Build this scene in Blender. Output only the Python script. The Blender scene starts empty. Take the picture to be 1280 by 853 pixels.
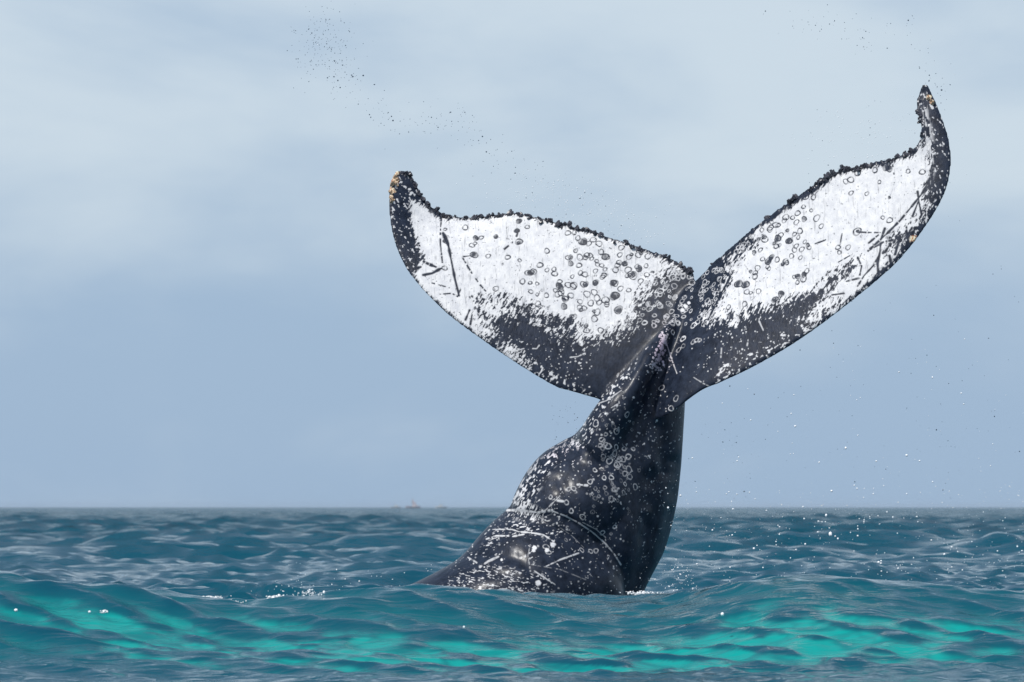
import bpy, math, random
import numpy as np
import time
_T0 = time.time()
def tick(n): print('T', n, round(time.time() - _T0, 1))
from mathutils import Vector

random.seed(7)
RNG = np.random.default_rng(11)
sc = bpy.context.scene
col = sc.collection
R = math.radians

# ------------------------------------------------------------------ camera
EYE = 1.1                      # metres above mean water: a low boat deck
LENS = 160.0
K = 36.0 / LENS / 1280.0       # tangent per photograph pixel
PITCH = math.atan((634 - 426.5) * K)
cam_d = bpy.data.cameras.new('camera')
cam = bpy.data.objects.new('camera', cam_d)
col.objects.link(cam)
cam.location = (0, 0, EYE)
cam.rotation_euler = (R(90) + PITCH, 0, 0)
cam_d.lens = LENS
cam_d.sensor_width = 36.0
cam_d.clip_start = 0.1
cam_d.clip_end = 60000
cam_d.dof.use_dof = True
cam_d.dof.focus_distance = 39.6
cam_d.dof.aperture_fstop = 6.3
sc.camera = cam

# ------------------------------------------------------------------ world and sun
SUN_EL, SUN_AZ = R(52), R(215)          # azimuth clockwise from +Y (the view direction)
w = bpy.data.worlds.new('World')
sc.world = w
w.use_nodes = True
nt = w.node_tree
nt.nodes.clear()
def N(tree, typ, **kw):
    n = tree.nodes.new(typ)
    for k_, v_ in kw.items():
        setattr(n, k_, v_)
    return n
out = N(nt, 'ShaderNodeOutputWorld')
bg = N(nt, 'ShaderNodeBackground')
bg.inputs['Strength'].default_value = 0.10
sky = N(nt, 'ShaderNodeTexSky', sky_type='NISHITA')
sky.sun_disc = False
sky.sun_elevation = SUN_EL
sky.sun_rotation = SUN_AZ
sky.air_density = 1.0
sky.dust_density = 1.5
tc = N(nt, 'ShaderNodeTexCoord')
mp = N(nt, 'ShaderNodeMapping')
mp.inputs['Scale'].default_value = (1.0, 1.0, 2.3)
nz = N(nt, 'ShaderNodeTexNoise')
nz.inputs['Scale'].default_value = 9.0
nz.inputs['Detail'].default_value = 5
nz.inputs['Roughness'].default_value = 0.52
nz.inputs['Distortion'].default_value = 0.35
nt.links.new(tc.outputs['Generated'], mp.inputs['Vector'])
nt.links.new(mp.outputs['Vector'], nz.inputs['Vector'])
sep = N(nt, 'ShaderNodeSeparateXYZ')
nt.links.new(tc.outputs['Generated'], sep.inputs[0])
# thicker pale cloud a few degrees above the sea, a blue-grey bank low down
el = N(nt, 'ShaderNodeMapRange'); el.interpolation_type = 'SMOOTHSTEP'
el.inputs['From Min'].default_value = 0.0
el.inputs['From Max'].default_value = 0.13
el.inputs['To Min'].default_value = -0.13
el.inputs['To Max'].default_value = 0.17
nt.links.new(sep.outputs['Z'], el.inputs['Value'])
ad = N(nt, 'ShaderNodeMath', operation='ADD')
nt.links.new(nz.outputs['Fac'], ad.inputs[0]); nt.links.new(el.outputs[0], ad.inputs[1])
rampc = N(nt, 'ShaderNodeMapRange'); rampc.interpolation_type = 'SMOOTHSTEP'
rampc.inputs['From Min'].default_value = 0.30
rampc.inputs['From Max'].default_value = 0.78
nt.links.new(ad.outputs[0], rampc.inputs['Value'])
ccol = N(nt, 'ShaderNodeMix', data_type='RGBA')
ccol.inputs['A'].default_value = (3.55, 4.92, 6.7, 1)    # blue-grey stratus
ccol.inputs['B'].default_value = (6.15, 7.2, 8.15, 1)     # paler cloud
nt.links.new(rampc.outputs[0], ccol.inputs['Factor'])
cov = N(nt, 'ShaderNodeMapRange'); cov.interpolation_type = 'SMOOTHSTEP'
cov.inputs['From Min'].default_value = 0.11
cov.inputs['From Max'].default_value = 0.34
cov.inputs['To Min'].default_value = 0.93
cov.inputs['To Max'].default_value = 0.22
nt.links.new(sep.outputs['Z'], cov.inputs['Value'])
mixs = N(nt, 'ShaderNodeMix', data_type='RGBA')
nt.links.new(cov.outputs[0], mixs.inputs['Factor'])
nt.links.new(sky.outputs[0], mixs.inputs['A'])
nt.links.new(ccol.outputs['Result'], mixs.inputs['B'])
nt.links.new(mixs.outputs['Result'], bg.inputs['Color'])
nt.links.new(bg.outputs[0], out.inputs['Surface'])

sl = bpy.data.lights.new('sun', 'SUN')
sl.energy = 3.6
sl.angle = R(3.0)      # thin cloud veils the sun
sl.color = (1.0, 0.97, 0.925)
so = bpy.data.objects.new('sun', sl)
col.objects.link(so)
sdir = Vector((math.sin(SUN_AZ) * math.cos(SUN_EL), math.cos(SUN_AZ) * math.cos(SUN_EL), math.sin(SUN_EL)))
so.rotation_euler = sdir.to_track_quat('Z', 'Y').to_euler()
so.location = (-10, -10, 30)

sc.view_settings.view_transform = 'Standard'
sc.view_settings.look = 'None'
sc.view_settings.exposure = 0.0
sc.view_settings.gamma = 1.0
sc.cycles.use_denoising = True
sc.cycles.max_bounces = 6
sc.cycles.volume_bounces = 0
sc.cycles.caustics_reflective = False
sc.cycles.caustics_refractive = False
sc.cycles.sample_clamp_indirect = 6

# ------------------------------------------------------------------ helpers
CP, SP = math.cos(PITCH), math.sin(PITCH)
def at(u, v, y):
    """point at depth y seen at photograph pixel (u, v); scalars or arrays"""
    u = np.asarray(u, float); v = np.asarray(v, float); y = np.asarray(y, float)
    a = (u - 640) * K; b = -(v - 426.5) * K
    dy = CP - b * SP; dz = SP + b * CP
    t = y / dy
    return np.stack([a * t, y + 0 * a, EYE + dz * t], -1)
def to_px(P):
    x, y, z = P[:, 0], P[:, 1], P[:, 2] - EYE
    f = y * CP + z * SP; up = -y * SP + z * CP
    return 640 + x / f / K, 426.5 - up / f / K

def hash2(i, j, s):
    h = (i.astype(np.int64) * 374761393 + j.astype(np.int64) * 668265263 + s * 2147483647 + 977) & 0xffffffff
    h = ((h ^ (h >> 13)) * 1274126177) & 0xffffffff
    h = h ^ (h >> 16)
    return (h & 0xffffff) / float(0xffffff)
def vnoise(x, y, s=0):
    i = np.floor(x); j = np.floor(y)
    fx = x - i; fy = y - j
    fx = fx * fx * (3 - 2 * fx); fy = fy * fy * (3 - 2 * fy)
    i = i.astype(np.int64); j = j.astype(np.int64)
    a = hash2(i, j, s); b = hash2(i + 1, j, s); c = hash2(i, j + 1, s); d = hash2(i + 1, j + 1, s)
    return (a + (b - a) * fx) * (1 - fy) + (c + (d - c) * fx) * fy
def fbm(x, y, s=0, o=4, g=0.5):
    t = 0; amp = 1; n = 0
    for k_ in range(o):
        t = t + amp * vnoise(x * 2 ** k_ + 17.3 * k_, y * 2 ** k_ - 9.1 * k_, s + k_)
        n += amp; amp *= g
    return t / n
def sstep(a, b, x):
    t = np.clip((x - a) / (b - a), 0, 1)
    return t * t * (3 - 2 * t)

def mesh_obj(name, verts, faces, mat=None, parent=None, smooth=True):
    me = bpy.data.meshes.new(name)
    verts = np.asarray(verts, np.float32); faces = np.asarray(faces, np.int32)
    nf, k_ = faces.shape
    me.vertices.add(len(verts)); me.vertices.foreach_set('co', verts.ravel())
    me.loops.add(nf * k_); me.loops.foreach_set('vertex_index', faces.ravel())
    me.polygons.add(nf)
    me.polygons.foreach_set('loop_start', np.arange(0, nf * k_, k_, dtype=np.int32))
    me.update(calc_edges=True)
    me.validate()
    if smooth:
        me.polygons.foreach_set('use_smooth', np.ones(len(me.polygons), bool))
    if mat: me.materials.append(mat)
    o = bpy.data.objects.new(name, me)
    col.objects.link(o)
    if parent: o.parent = parent
    return o
def tag(o, label=None, cat=None, group=None, kind=None):
    if label: o['label'] = label
    if cat: o['category'] = cat
    if group: o['group'] = group
    if kind: o['kind'] = kind
    return o

def new_mat(name):
    m = bpy.data.materials.new(name); m.use_nodes = True
    t = m.node_tree
    return m, t, t.nodes['Principled BSDF']

# ------------------------------------------------------------------ the sea
def build_sea():
    ys = [1.0]
    while ys[-1] < 14000:
        y = ys[-1]
        if y < 26: d = 0.25
        elif y < 30: d = 0.035
        elif y < 34.5: d = 0.02
        elif y < 41: d = 0.06
        elif y < 120: d = 0.05 + 0.006 * (y - 41)
        elif y < 400: d = 0.0038 * y
        elif y < 1200: d = 0.0065 * y
        else: d = 0.016 * y
        ys.append(y + d)
    ys = np.array(ys)
    core = np.tan(np.linspace(-0.138, 0.138, 600))
    side = np.tan(np.concatenate([np.linspace(0.142, 0.30, 40), np.linspace(0.34, 1.25, 14)]))
    xs = np.concatenate([-side[::-1], core, side])
    X = xs[None, :] * (ys[:, None] + 2.5); Y = np.repeat(ys[:, None], len(xs), 1)
    dyr = np.gradient(ys)[:, None]
    dxr = np.gradient(xs)[None, :] * (ys[:, None] + 2.5)
    res = np.maximum(dyr, dxr)
    # the near swell: crest height where the photograph shows it
    cu = np.array([-400, -100, 0, 60, 150, 250, 330, 420, 520, 640, 740, 800, 860, 900, 970, 1060, 1150, 1280, 1500, 1900])
    cv = np.array([731, 722, 717, 733, 733, 745, 750, 739, 734, 738, 743, 743, 734, 725, 716, 723, 732, 741, 737, 740])
    YC = 33.0
    cx = at(cu, cv, YC)
    yc = YC + 0.25 * np.sin(X * 0.9 + 1.0) + 0.12 * np.sin(X * 2.3)
    zc = np.interp(X, cx[:, 0], cx[:, 2])
    # soften kinks of the crest line
    zc = (zc + np.interp(X - 0.12, cx[:, 0], cx[:, 2]) + np.interp(X + 0.12, cx[:, 0], cx[:, 2])) / 3
    d = Y - yc
    front = np.exp(-(np.sqrt((np.minimum(d, 0) / 1.62) ** 2 + .01) - .1) ** 1.25)
    back = np.exp(-(np.sqrt((np.maximum(d, 0) / 1.6) ** 2 + .01) - .1) ** 1.3)
    lat = np.exp(-(X / 16.0) ** 4)
    Z = (zc + 0.03) * np.where(d < 0, front, back) * lat - 0.03
    swell_env = np.where(d < 0, front, back)
    DX = np.zeros_like(Z); DY = np.zeros_like(Z)
    rng = np.random.default_rng(5)
    ZS = np.zeros_like(Z)
    GUST = [0.5 + 1.0 * vnoise(X / (2.2 + q * 1.6) + q * 3.1, Y / (3.0 + q * 2.6) - q, 40 + q) for q in range(7)]
    for n in range(95):
        lam = 0.16 * (150.0) ** (n / 94.0)            # 0.16 .. 24 m
        lam *= rng.uniform(0.93, 1.07)
        ang = R(265) + rng.normal(0, 0.55 if lam < 0.5 else 0.36)            # running towards the camera, spread
        if n % 7 == 0: ang = rng.uniform(0, 6.28)
        kx, ky = math.cos(ang) * 2 * math.pi / lam, math.sin(ang) * 2 * math.pi / lam
        kk = 2 * math.pi / lam
        slope = (0.080 if lam < 0.5 else 0.080 * (0.5 / lam) ** 0.55) * (1.0 if lam < 1.6 else (1.6 / lam) ** 0.25) * (lam / 0.35 if lam < 0.35 else 1) ** 0.4
        A = slope / kk * rng.uniform(0.6, 1.3)
        filt = sstep(1.5, 2.6, lam / np.sqrt(res * np.minimum(res, dxr * 3)))
        ph = kx * X + ky * Y + rng.uniform(0, 6.28)
        wgt = filt * (0.35 + 0.65 * sstep(18, 28, Y)) 
        # the large waves are already described near the whale by the swell
        if lam > 3.0: wgt = wgt * (0.12 + 0.88 * sstep(38, 60, Y))
        lo = 0.40 if lam > 1.6 else (0.40 if lam > 0.5 else 0.72)      # the raised swell face is smoother than the chop behind
        wgt = wgt * (lo + (1 - lo) * sstep(34.5, 47, Y))
        wgt = wgt * (1 + 1.5 * sstep(55, 120, Y) * float(sstep(1.0, 2.0, lam) * (1 - .75 * sstep(4.5, 9.0, lam))))     # open sea beyond the lee of the swell
        # gustiness so that ripples come in patches
        g = GUST[(n * 3) % 7] ** 2 * 1.05
        wgt = wgt * ((0.25 if lam > 0.6 else 0.55) + (0.75 if lam > 0.6 else 0.45) * sstep(28.4, 31.0, Y))
        dz = wgt * g * A * np.sin(ph)
        Z += dz
        if lam < 1.3: ZS += dz
        q = (0.8 if lam < 0.45 else 0.5) * wgt * g * A
        DX -= -q * np.cos(ph) * kx / kk
        DY -= -q * np.cos(ph) * ky / kk
    flat = sstep(8, 24, np.abs(Y)) * 0.75 + 0.25
    Z = np.where(Y < 24, Z * flat, Z)
    P = np.stack([X + DX, Y + DY, Z], -1)
    ny, nx = X.shape
    idx = np.arange(ny * nx).reshape(ny, nx)
    F = np.stack([idx[:-1, :-1], idx[:-1, 1:], idx[1:, 1:], idx[1:, :-1]], -1).reshape(-1, 4)
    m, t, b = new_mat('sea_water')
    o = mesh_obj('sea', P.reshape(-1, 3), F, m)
    tag(o, 'teal open sea with a clear turquoise swell rising in front of the whale', None, None, 'structure')
    # light shining through the swell face, painted in as turquoise base-colour patches
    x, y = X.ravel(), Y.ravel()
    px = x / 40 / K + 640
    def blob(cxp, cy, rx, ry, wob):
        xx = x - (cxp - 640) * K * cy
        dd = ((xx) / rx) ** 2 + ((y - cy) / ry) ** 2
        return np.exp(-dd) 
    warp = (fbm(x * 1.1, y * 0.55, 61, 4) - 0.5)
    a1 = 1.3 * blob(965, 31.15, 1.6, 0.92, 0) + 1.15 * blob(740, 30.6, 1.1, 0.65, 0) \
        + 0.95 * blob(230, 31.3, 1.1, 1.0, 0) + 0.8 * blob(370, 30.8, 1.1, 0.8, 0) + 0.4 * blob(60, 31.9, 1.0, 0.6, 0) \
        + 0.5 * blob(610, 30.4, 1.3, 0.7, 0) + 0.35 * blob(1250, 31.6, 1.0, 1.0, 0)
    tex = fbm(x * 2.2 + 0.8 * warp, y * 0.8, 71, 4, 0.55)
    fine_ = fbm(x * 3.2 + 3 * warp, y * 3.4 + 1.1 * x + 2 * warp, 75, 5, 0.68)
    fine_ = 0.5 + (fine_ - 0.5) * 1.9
    zs = ZS.ravel() / 0.0085          # wavelet crests painted darker, as if looking through into unlit water
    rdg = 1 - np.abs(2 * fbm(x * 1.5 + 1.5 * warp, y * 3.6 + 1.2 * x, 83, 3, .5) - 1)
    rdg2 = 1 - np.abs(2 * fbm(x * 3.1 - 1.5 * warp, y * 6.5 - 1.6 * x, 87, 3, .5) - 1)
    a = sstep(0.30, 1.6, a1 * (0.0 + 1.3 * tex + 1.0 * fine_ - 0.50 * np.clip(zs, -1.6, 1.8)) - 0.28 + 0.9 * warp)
    a = a * (1 - .55 * sstep(.82, .99, rdg)) * (1 - .35 * sstep(.84, .99, rdg2))  # dark lines painted in for refraction along the ripples
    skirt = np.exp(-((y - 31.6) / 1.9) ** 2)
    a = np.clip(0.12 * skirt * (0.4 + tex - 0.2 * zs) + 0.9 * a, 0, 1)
    att = o.data.attributes.new('painted_glow', 'FLOAT', 'POINT')
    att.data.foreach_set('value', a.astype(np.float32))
    at_n = N(t, 'ShaderNodeAttribute'); at_n.attribute_name = 'painted_glow'
    geo = N(t, 'ShaderNodeNewGeometry')
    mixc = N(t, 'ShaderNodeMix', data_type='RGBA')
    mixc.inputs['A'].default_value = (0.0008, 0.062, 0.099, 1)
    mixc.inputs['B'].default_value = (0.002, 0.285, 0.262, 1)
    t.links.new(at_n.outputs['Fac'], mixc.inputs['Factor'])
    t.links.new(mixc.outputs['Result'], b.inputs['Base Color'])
    # waves too small for the picture widen the reflection far out; wind streaks vary it
    nr = N(t, 'ShaderNodeTexNoise'); nr.inputs['Scale'].default_value = 0.16; nr.inputs['Detail'].default_value = 6; nr.inputs['Roughness'].default_value = .65
    mpr = N(t, 'ShaderNodeMapping'); mpr.inputs['Scale'].default_value = (1.0, 0.35, 1.0)
    t.links.new(geo.outputs['Position'], mpr.inputs['Vector']); t.links.new(mpr.outputs[0], nr.inputs['Vector'])
    mrr = N(t, 'ShaderNodeMapRange'); mrr.inputs['From Min'].default_value = .35; mrr.inputs['From Max'].default_value = .65
    mrr.inputs['To Min'].default_value = .08; mrr.inputs['To Max'].default_value = .24
    t.links.new(nr.outputs['Fac'], mrr.inputs['Value'])
    rmix = N(t, 'ShaderNodeMix', data_type='FLOAT', clamp_factor=False); rmix.inputs['A'].default_value = 0.05
    ar = N(t, 'ShaderNodeAttribute'); ar.attribute_name = 'open_water'
    t.links.new(ar.outputs['Fac'], rmix.inputs['Factor']); t.links.new(mrr.outputs[0], rmix.inputs['B'])
    t.links.new(rmix.outputs['Result'], b.inputs['Roughness'])
    b.inputs['IOR'].default_value = 1.333
    # capillary ripples finer than the mesh
    mpn = N(t, 'ShaderNodeMapping'); mpn.inputs['Scale'].default_value = (0.5, 1.25, 1.0)
    t.links.new(geo.outputs['Position'], mpn.inputs['Vector'])
    n1 = N(t, 'ShaderNodeTexNoise'); n1.inputs['Scale'].default_value = 10.0; n1.inputs['Detail'].default_value = 4
    n1.inputs['Roughness'].default_value = 0.6
    t.links.new(mpn.outputs[0], n1.inputs['Vector'])
    # chop between the mesh rows far away
    att2 = o.data.attributes.new('open_water', 'FLOAT', 'POINT')
    att2.data.foreach_set('value', (sstep(45, 200, y) + 0.7 * sstep(180, 600, y)).astype(np.float32))
    an2 = N(t, 'ShaderNodeAttribute'); an2.attribute_name = 'open_water'
    n2 = N(t, 'ShaderNodeTexNoise'); n2.inputs['Scale'].default_value = 1.3; n2.inputs['Detail'].default_value = 5
    n2.inputs['Roughness'].default_value = 0.55
    mp2 = N(t, 'ShaderNodeMapping'); mp2.inputs['Scale'].default_value = (1.0, 1.2, 1.0)
    t.links.new(geo.outputs['Position'], mp2.inputs['Vector']); t.links.new(mp2.outputs[0], n2.inputs['Vector'])
    bp2 = N(t, 'ShaderNodeBump'); bp2.inputs['Distance'].default_value = 0.42
    t.links.new(an2.outputs['Fac'], bp2.inputs['Strength']); t.links.new(n2.outputs['Fac'], bp2.inputs['Height'])
    bp = N(t, 'ShaderNodeBump'); bp.inputs['Strength'].default_value = 0.9; bp.inputs['Distance'].default_value = 0.015
    t.links.new(n1.outputs['Fac'], bp.inputs['Height'])
    # long-crested ripples running slantwise over the swell
    mp3 = N(t, 'ShaderNodeMapping'); mp3.inputs['Rotation'].default_value = (0, 0, R(16)); mp3.inputs['Scale'].default_value = (0.42, 1.35, 1.0)
    t.links.new(geo.outputs['Position'], mp3.inputs['Vector'])
    n3_ = N(t, 'ShaderNodeTexNoise'); n3_.inputs['Scale'].default_value = 3.4; n3_.inputs['Detail'].default_value = 2; n3_.inputs['Distortion'].default_value = .4
    t.links.new(mp3.outputs[0], n3_.inputs['Vector'])
    bp3 = N(t, 'ShaderNodeBump'); bp3.inputs['Strength'].default_value = 0.9; bp3.inputs['Distance'].default_value = 0.05
    t.links.new(n3_.outputs['Fac'], bp3.inputs['Height']); t.links.new(bp2.outputs[0], bp3.inputs['Normal'])
    t.links.new(bp3.outputs[0], bp.inputs['Normal'])
    t.links.new(bp.outputs[0], b.inputs['Normal'])
    return o
build_sea()

# ------------------------------------------------------------------ the whale
def interp_pts(tab, m):
    tab = np.array(tab, float)
    s = np.linspace(0, len(tab) - 1, m)
    # Catmull-Rom through the rows
    i = np.clip(np.floor(s).astype(int), 0, len(tab) - 2); f = (s - i)[:, None]
    g = lambda q: tab[np.clip(q, 0, len(tab) - 1)]
    p0, p1, p2, p3 = g(i - 1), g(i), g(i + 1), g(i + 2)
    return 0.5 * ((2 * p1) + (-p0 + p2) * f + (2 * p0 - 5 * p1 + 4 * p2 - p3) * f ** 2 + (-p0 + 3 * p1 - 3 * p2 + p3) * f ** 3)

BV, BF = [], []
def add_loft(rings):
    """rings: (m, k, 3); closes both ends with fans"""
    m, k_, _ = rings.shape
    base = sum(len(v) for v in BV)
    BV.append(rings.reshape(-1, 3))
    idx = base + np.arange(m * k_).reshape(m, k_)
    nx = np.roll(idx, -1, 1)
    q = np.stack([idx[:-1], nx[:-1], nx[1:], idx[1:]], -1).reshape(-1, 4)
    BF.extend(q.tolist())
    c0, c1 = base + m * k_, base + m * k_ + 1
    BV.append(np.stack([rings[0].mean(0), rings[-1].mean(0)]))
    for j in range(k_):
        BF.append([c0, idx[0, (j + 1) % k_], idx[0, j]])
        BF.append([c1, idx[-1, j], idx[-1, (j + 1) % k_]])

def fluke(tab, m=90, side=1):
    # row: Lu Lv Ly  Tu Tv Ty  thickness  camber
    T = interp_pts(tab, m)
    Lp = at(T[:, 0], T[:, 1], T[:, 2]); Tp = at(T[:, 3], T[:, 4], T[:, 5])
    mid = (Lp + Tp) / 2
    span = np.gradient(mid, axis=0); span /= np.linalg.norm(span, axis=1)[:, None]
    ch = Tp - Lp
    nrm = np.cross(ch, span); nrm /= np.linalg.norm(nrm, axis=1)[:, None]
    nrm *= np.where(nrm[:, 1] > 0, -1, 1)[:, None]          # towards the camera: the underside of the tail
    cs = 0.5 - 0.5 * np.cos(np.linspace(0, math.pi, 26))
    prof = 5 * (0.2969 * np.sqrt(cs) - 0.126 * cs - 0.3516 * cs ** 2 + 0.2843 * cs ** 3 - 0.1036 * cs ** 4)
    rings = []
    for i in range(m):
        th = T[i, 6] * prof * 1.25
        th = np.maximum(th, 0.013 * np.sqrt(np.clip(cs / 0.02, 0, 1)) * np.sqrt(np.clip((1 - cs) / 0.02, 0, 1)))
        cam_ = T[i, 7] * np.sin(math.pi * cs ** 0.8)
        up = Lp[i] + ch[i] * cs[:, None] + nrm[i] * (cam_ + th)[:, None]
        lo = Lp[i] + ch[i] * cs[:, None] + nrm[i] * (cam_ - th)[:, None]
        rings.append(np.concatenate([up, lo[-2:0:-1]]))
    add_loft(np.array(rings))

fluke([
 (796, 532, 40.06, 838, 376, 40.44, .050, 0.00),
 (832, 523, 39.62, 868, 352, 40.26, .070, 0.00),
 (880, 489, 39.48, 902, 319, 40.12, .075, -.02),
 (940, 460, 39.38, 947, 280, 39.98, .075, -.03),
 (1000, 425, 39.30, 993, 247, 39.85, .070, -.03),
 (1065, 377, 39.25, 1040, 216, 39.72, .062, -.02),
 (1123, 327, 39.22, 1085, 204, 39.62, .052, 0.0),
 (1160, 280, 39.22, 1115, 197, 39.52, .044, .01),
 (1182, 240, 39.25, 1138, 188, 39.46, .036, .01),
 (1189, 207, 39.30, 1149, 175, 39.42, .030, .005),
 (1187, 177, 39.36, 1151, 158, 39.42, .027, 0),
 (1180, 153, 39.42, 1147, 143, 39.46, .024, 0),
 (1172, 132, 39.48, 1145, 129, 39.50, .026, 0),
 (1165, 117, 39.52, 1149, 116, 39.53, .026, 0), (1160, 106, 39.53, 1152, 106, 39.54, .02, 0)], 110)
fluke([
 (800, 500, 40.10, 872, 372, 40.28, .070, 0.0),
 (770, 506, 40.16, 868, 345, 40.34, .075, 0.0),
 (738, 500, 40.18, 845, 325, 40.42, .078, -.01),
 (700, 487, 40.20, 800, 308, 40.52, .075, -.03),
 (650, 458, 40.25, 750, 292, 40.62, .070, -.03),
 (600, 424, 40.32, 700, 278, 40.72, .062, -.02),
 (555, 390, 40.40, 645, 266, 40.80, .052, -.01),
 (518, 351, 40.50, 597, 271, 40.84, .044, 0),
 (500, 322, 40.58, 562, 269, 40.86, .038, 0.0),
 (490, 292, 40.66, 541, 259, 40.88, .033, 0.0),
 (486, 262, 40.74, 527, 243, 40.88, .030, 0),
 (486, 240, 40.80, 519, 228, 40.89, .026, 0),
 (489, 224, 40.85, 512, 217, 40.90, .020, 0),
 (495, 214, 40.88, 503, 213, 40.90, .012, 0)], 110)

def column(rows, step=3.0, k_=64):
    """rows: v, left u, right u, depth centre, half depth, power, front bias"""
    rows = np.array(rows, float)
    vs = np.arange(rows[0, 0], rows[-1, 0] + .1, step)
    rr = [np.interp(vs, rows[:, 0], rows[:, j]) for j in range(1, 7)]
    ker = np.ones(7) / 7
    rr = [np.convolve(np.pad(r, 3, 'edge'), ker, 'valid') for r in rr]
    th = np.linspace(0, 2 * math.pi, k_, endpoint=False)
    rings = []
    for i, v in enumerate(vs):
        l, r_, yc, hb, pw, fb = [q[i] for q in rr]
        Lp = at(l, v, yc); Rp = at(r_, v, yc)
        c = (Lp + Rp) / 2; a = (Rp[0] - Lp[0]) / 2
        cx = np.sign(np.cos(th)) * np.abs(np.cos(th)) ** (2 / pw); sy = np.sign(np.sin(th)) * np.abs(np.sin(th)) ** (2 / pw)
        xx = c[0] + a * cx
        yy = yc - hb * sy + fb * cx
        rings.append(np.stack([xx, yy, np.full(k_, c[2])], -1))
    add_loft(np.array(rings))

# tail stock behind the flukes, widening down into the sea; fb turns the section
column([
 (425, 822, 852, 40.22, .10, 2, 0), (450, 800, 856, 40.18, .20, 2, .02), (480, 772, 858, 40.14, .30, 2, .05),
 (510, 748, 857, 40.12, .38, 2, .08), (545, 716, 855, 40.12, .46, 2, .12), (580, 704, 853, 40.15, .54, 2, .16),
 (620, 695, 849, 40.2, .62, 2, .2), (655, 690, 842, 40.22, .68, 2, .24), (690, 685, 832, 40.25, .72, 2, .26),
 (720, 685, 816, 40.25, .76, 2, .28), (742, 682, 805, 40.25, .8, 2, .28), (860, 676, 790, 40.25, .86, 2, .28)])
# upper roll of blubber
column([
 (546, 716, 760, 40.0, .06, 2, 0), (552, 701, 775, 39.98, .16, 2, 0), (560, 686, 785, 39.96, .25, 2, 0),
 (570, 674, 790, 39.94, .33, 2, 0), (585, 661, 795, 39.92, .42, 2, 0), (600, 652, 797, 39.92, .50, 2, 0), (620, 642, 797, 39.92, .57, 2, .02), (640, 636, 797, 39.94, .60, 2, .04),
 (665, 640, 797, 39.98, .58, 2, .06), (700, 660, 800, 40.05, .52, 2, .1), (740, 690, 800, 40.1, .5, 2, .1)])
# lower roll, the fold runs along its upper edge
column([
 (634, 640, 668, 39.9, .05, 2, 0), (640, 630, 690, 39.86, .22, 2, 0), (646, 622, 706, 39.85, .34, 2, 0), (655, 613, 721, 39.84, .45, 2, .02),
 (668, 600, 738, 39.83, .55, 2, .04), (682, 589, 750, 39.82, .62, 2, .06), (696, 577, 764, 39.82, .68, 2, .08),
 (708, 560, 773, 39.82, .74, 2, .1), (718, 538, 779, 39.82, .80, 2, .1), (727, 523, 783, 39.84, .84, 2, .1),
 (736, 503, 785, 39.86, .88, 2, .1), (748, 465, 786, 39.88, .92, 2, .1), (765, 440, 787, 39.9, .98, 2, .1), (800, 390, 788, 39.95, 1.05, 2, .1), (860, 350, 785, 39.97, 1.08, 2, .1)])
# keel that runs up to the middle of the flukes
def tube(rows, m=70, k_=40):
    T = interp_pts(rows, m)
    C = at(T[:, 0], T[:, 1], T[:, 2])
    tan = np.gradient(C, axis=0); tan /= np.linalg.norm(tan, axis=1)[:, None]
    th = np.linspace(0, 2 * math.pi, k_, endpoint=False)
    rings = []
    for i in range(m):
        y_ = np.array([0, 1, 0.0]); sx = np.cross(y_, tan[i]); sx /= np.linalg.norm(sx)
        sy = np.cross(tan[i], sx)
        rings.append(C[i] + np.cos(th)[:, None] * sx * T[i, 3] + np.sin(th)[:, None] * sy * T[i, 4])
    add_loft(np.array(rings))
PXM = K * 40
tube([(846, 396, 40.08, 3 * PXM, .04), (838, 408, 40.02, 7 * PXM, .08), (818, 437, 39.88, 12 * PXM, .14), (801, 463, 39.80, 16 * PXM, .2),
      (785, 489, 39.76, 20 * PXM, .25), (770, 515, 39.76, 25 * PXM, .3), (757, 540, 39.80, 29 * PXM, .32), (745, 572, 39.86, 33 * PXM, .34), (740, 610, 39.95, 35 * PXM, .34)])
# soft web between keel and near fluke
tube([(862, 372, 40.24, 12 * PXM, .04), (848, 410, 40.10, 18 * PXM, .07), (826, 450, 40.02, 24 * PXM, .12), (806, 490, 40.02, 32 * PXM, .18), (795, 530, 40.04, 40 * PXM, .26), (785, 580, 40.05, 44 * PXM, .34), (780, 640, 40.05, 44 * PXM, .4)])

tick('sea'); V0 = np.concatenate(BV)
me = bpy.data.meshes.new('raw'); me.from_pydata(V0.tolist(), [], BF); me.update()
raw = bpy.data.objects.new('raw', me); col.objects.link(raw)
rm = raw.modifiers.new('r', 'REMESH'); rm.mode = 'VOXEL'; rm.voxel_size = 0.0125; rm.use_smooth_shade = True
sm = raw.modifiers.new('s', 'SMOOTH'); sm.factor = 0.5; sm.iterations = 9
dg = bpy.context.evaluated_depsgraph_get()
me2 = bpy.data.meshes.new_from_object(raw.evaluated_get(dg))
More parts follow.
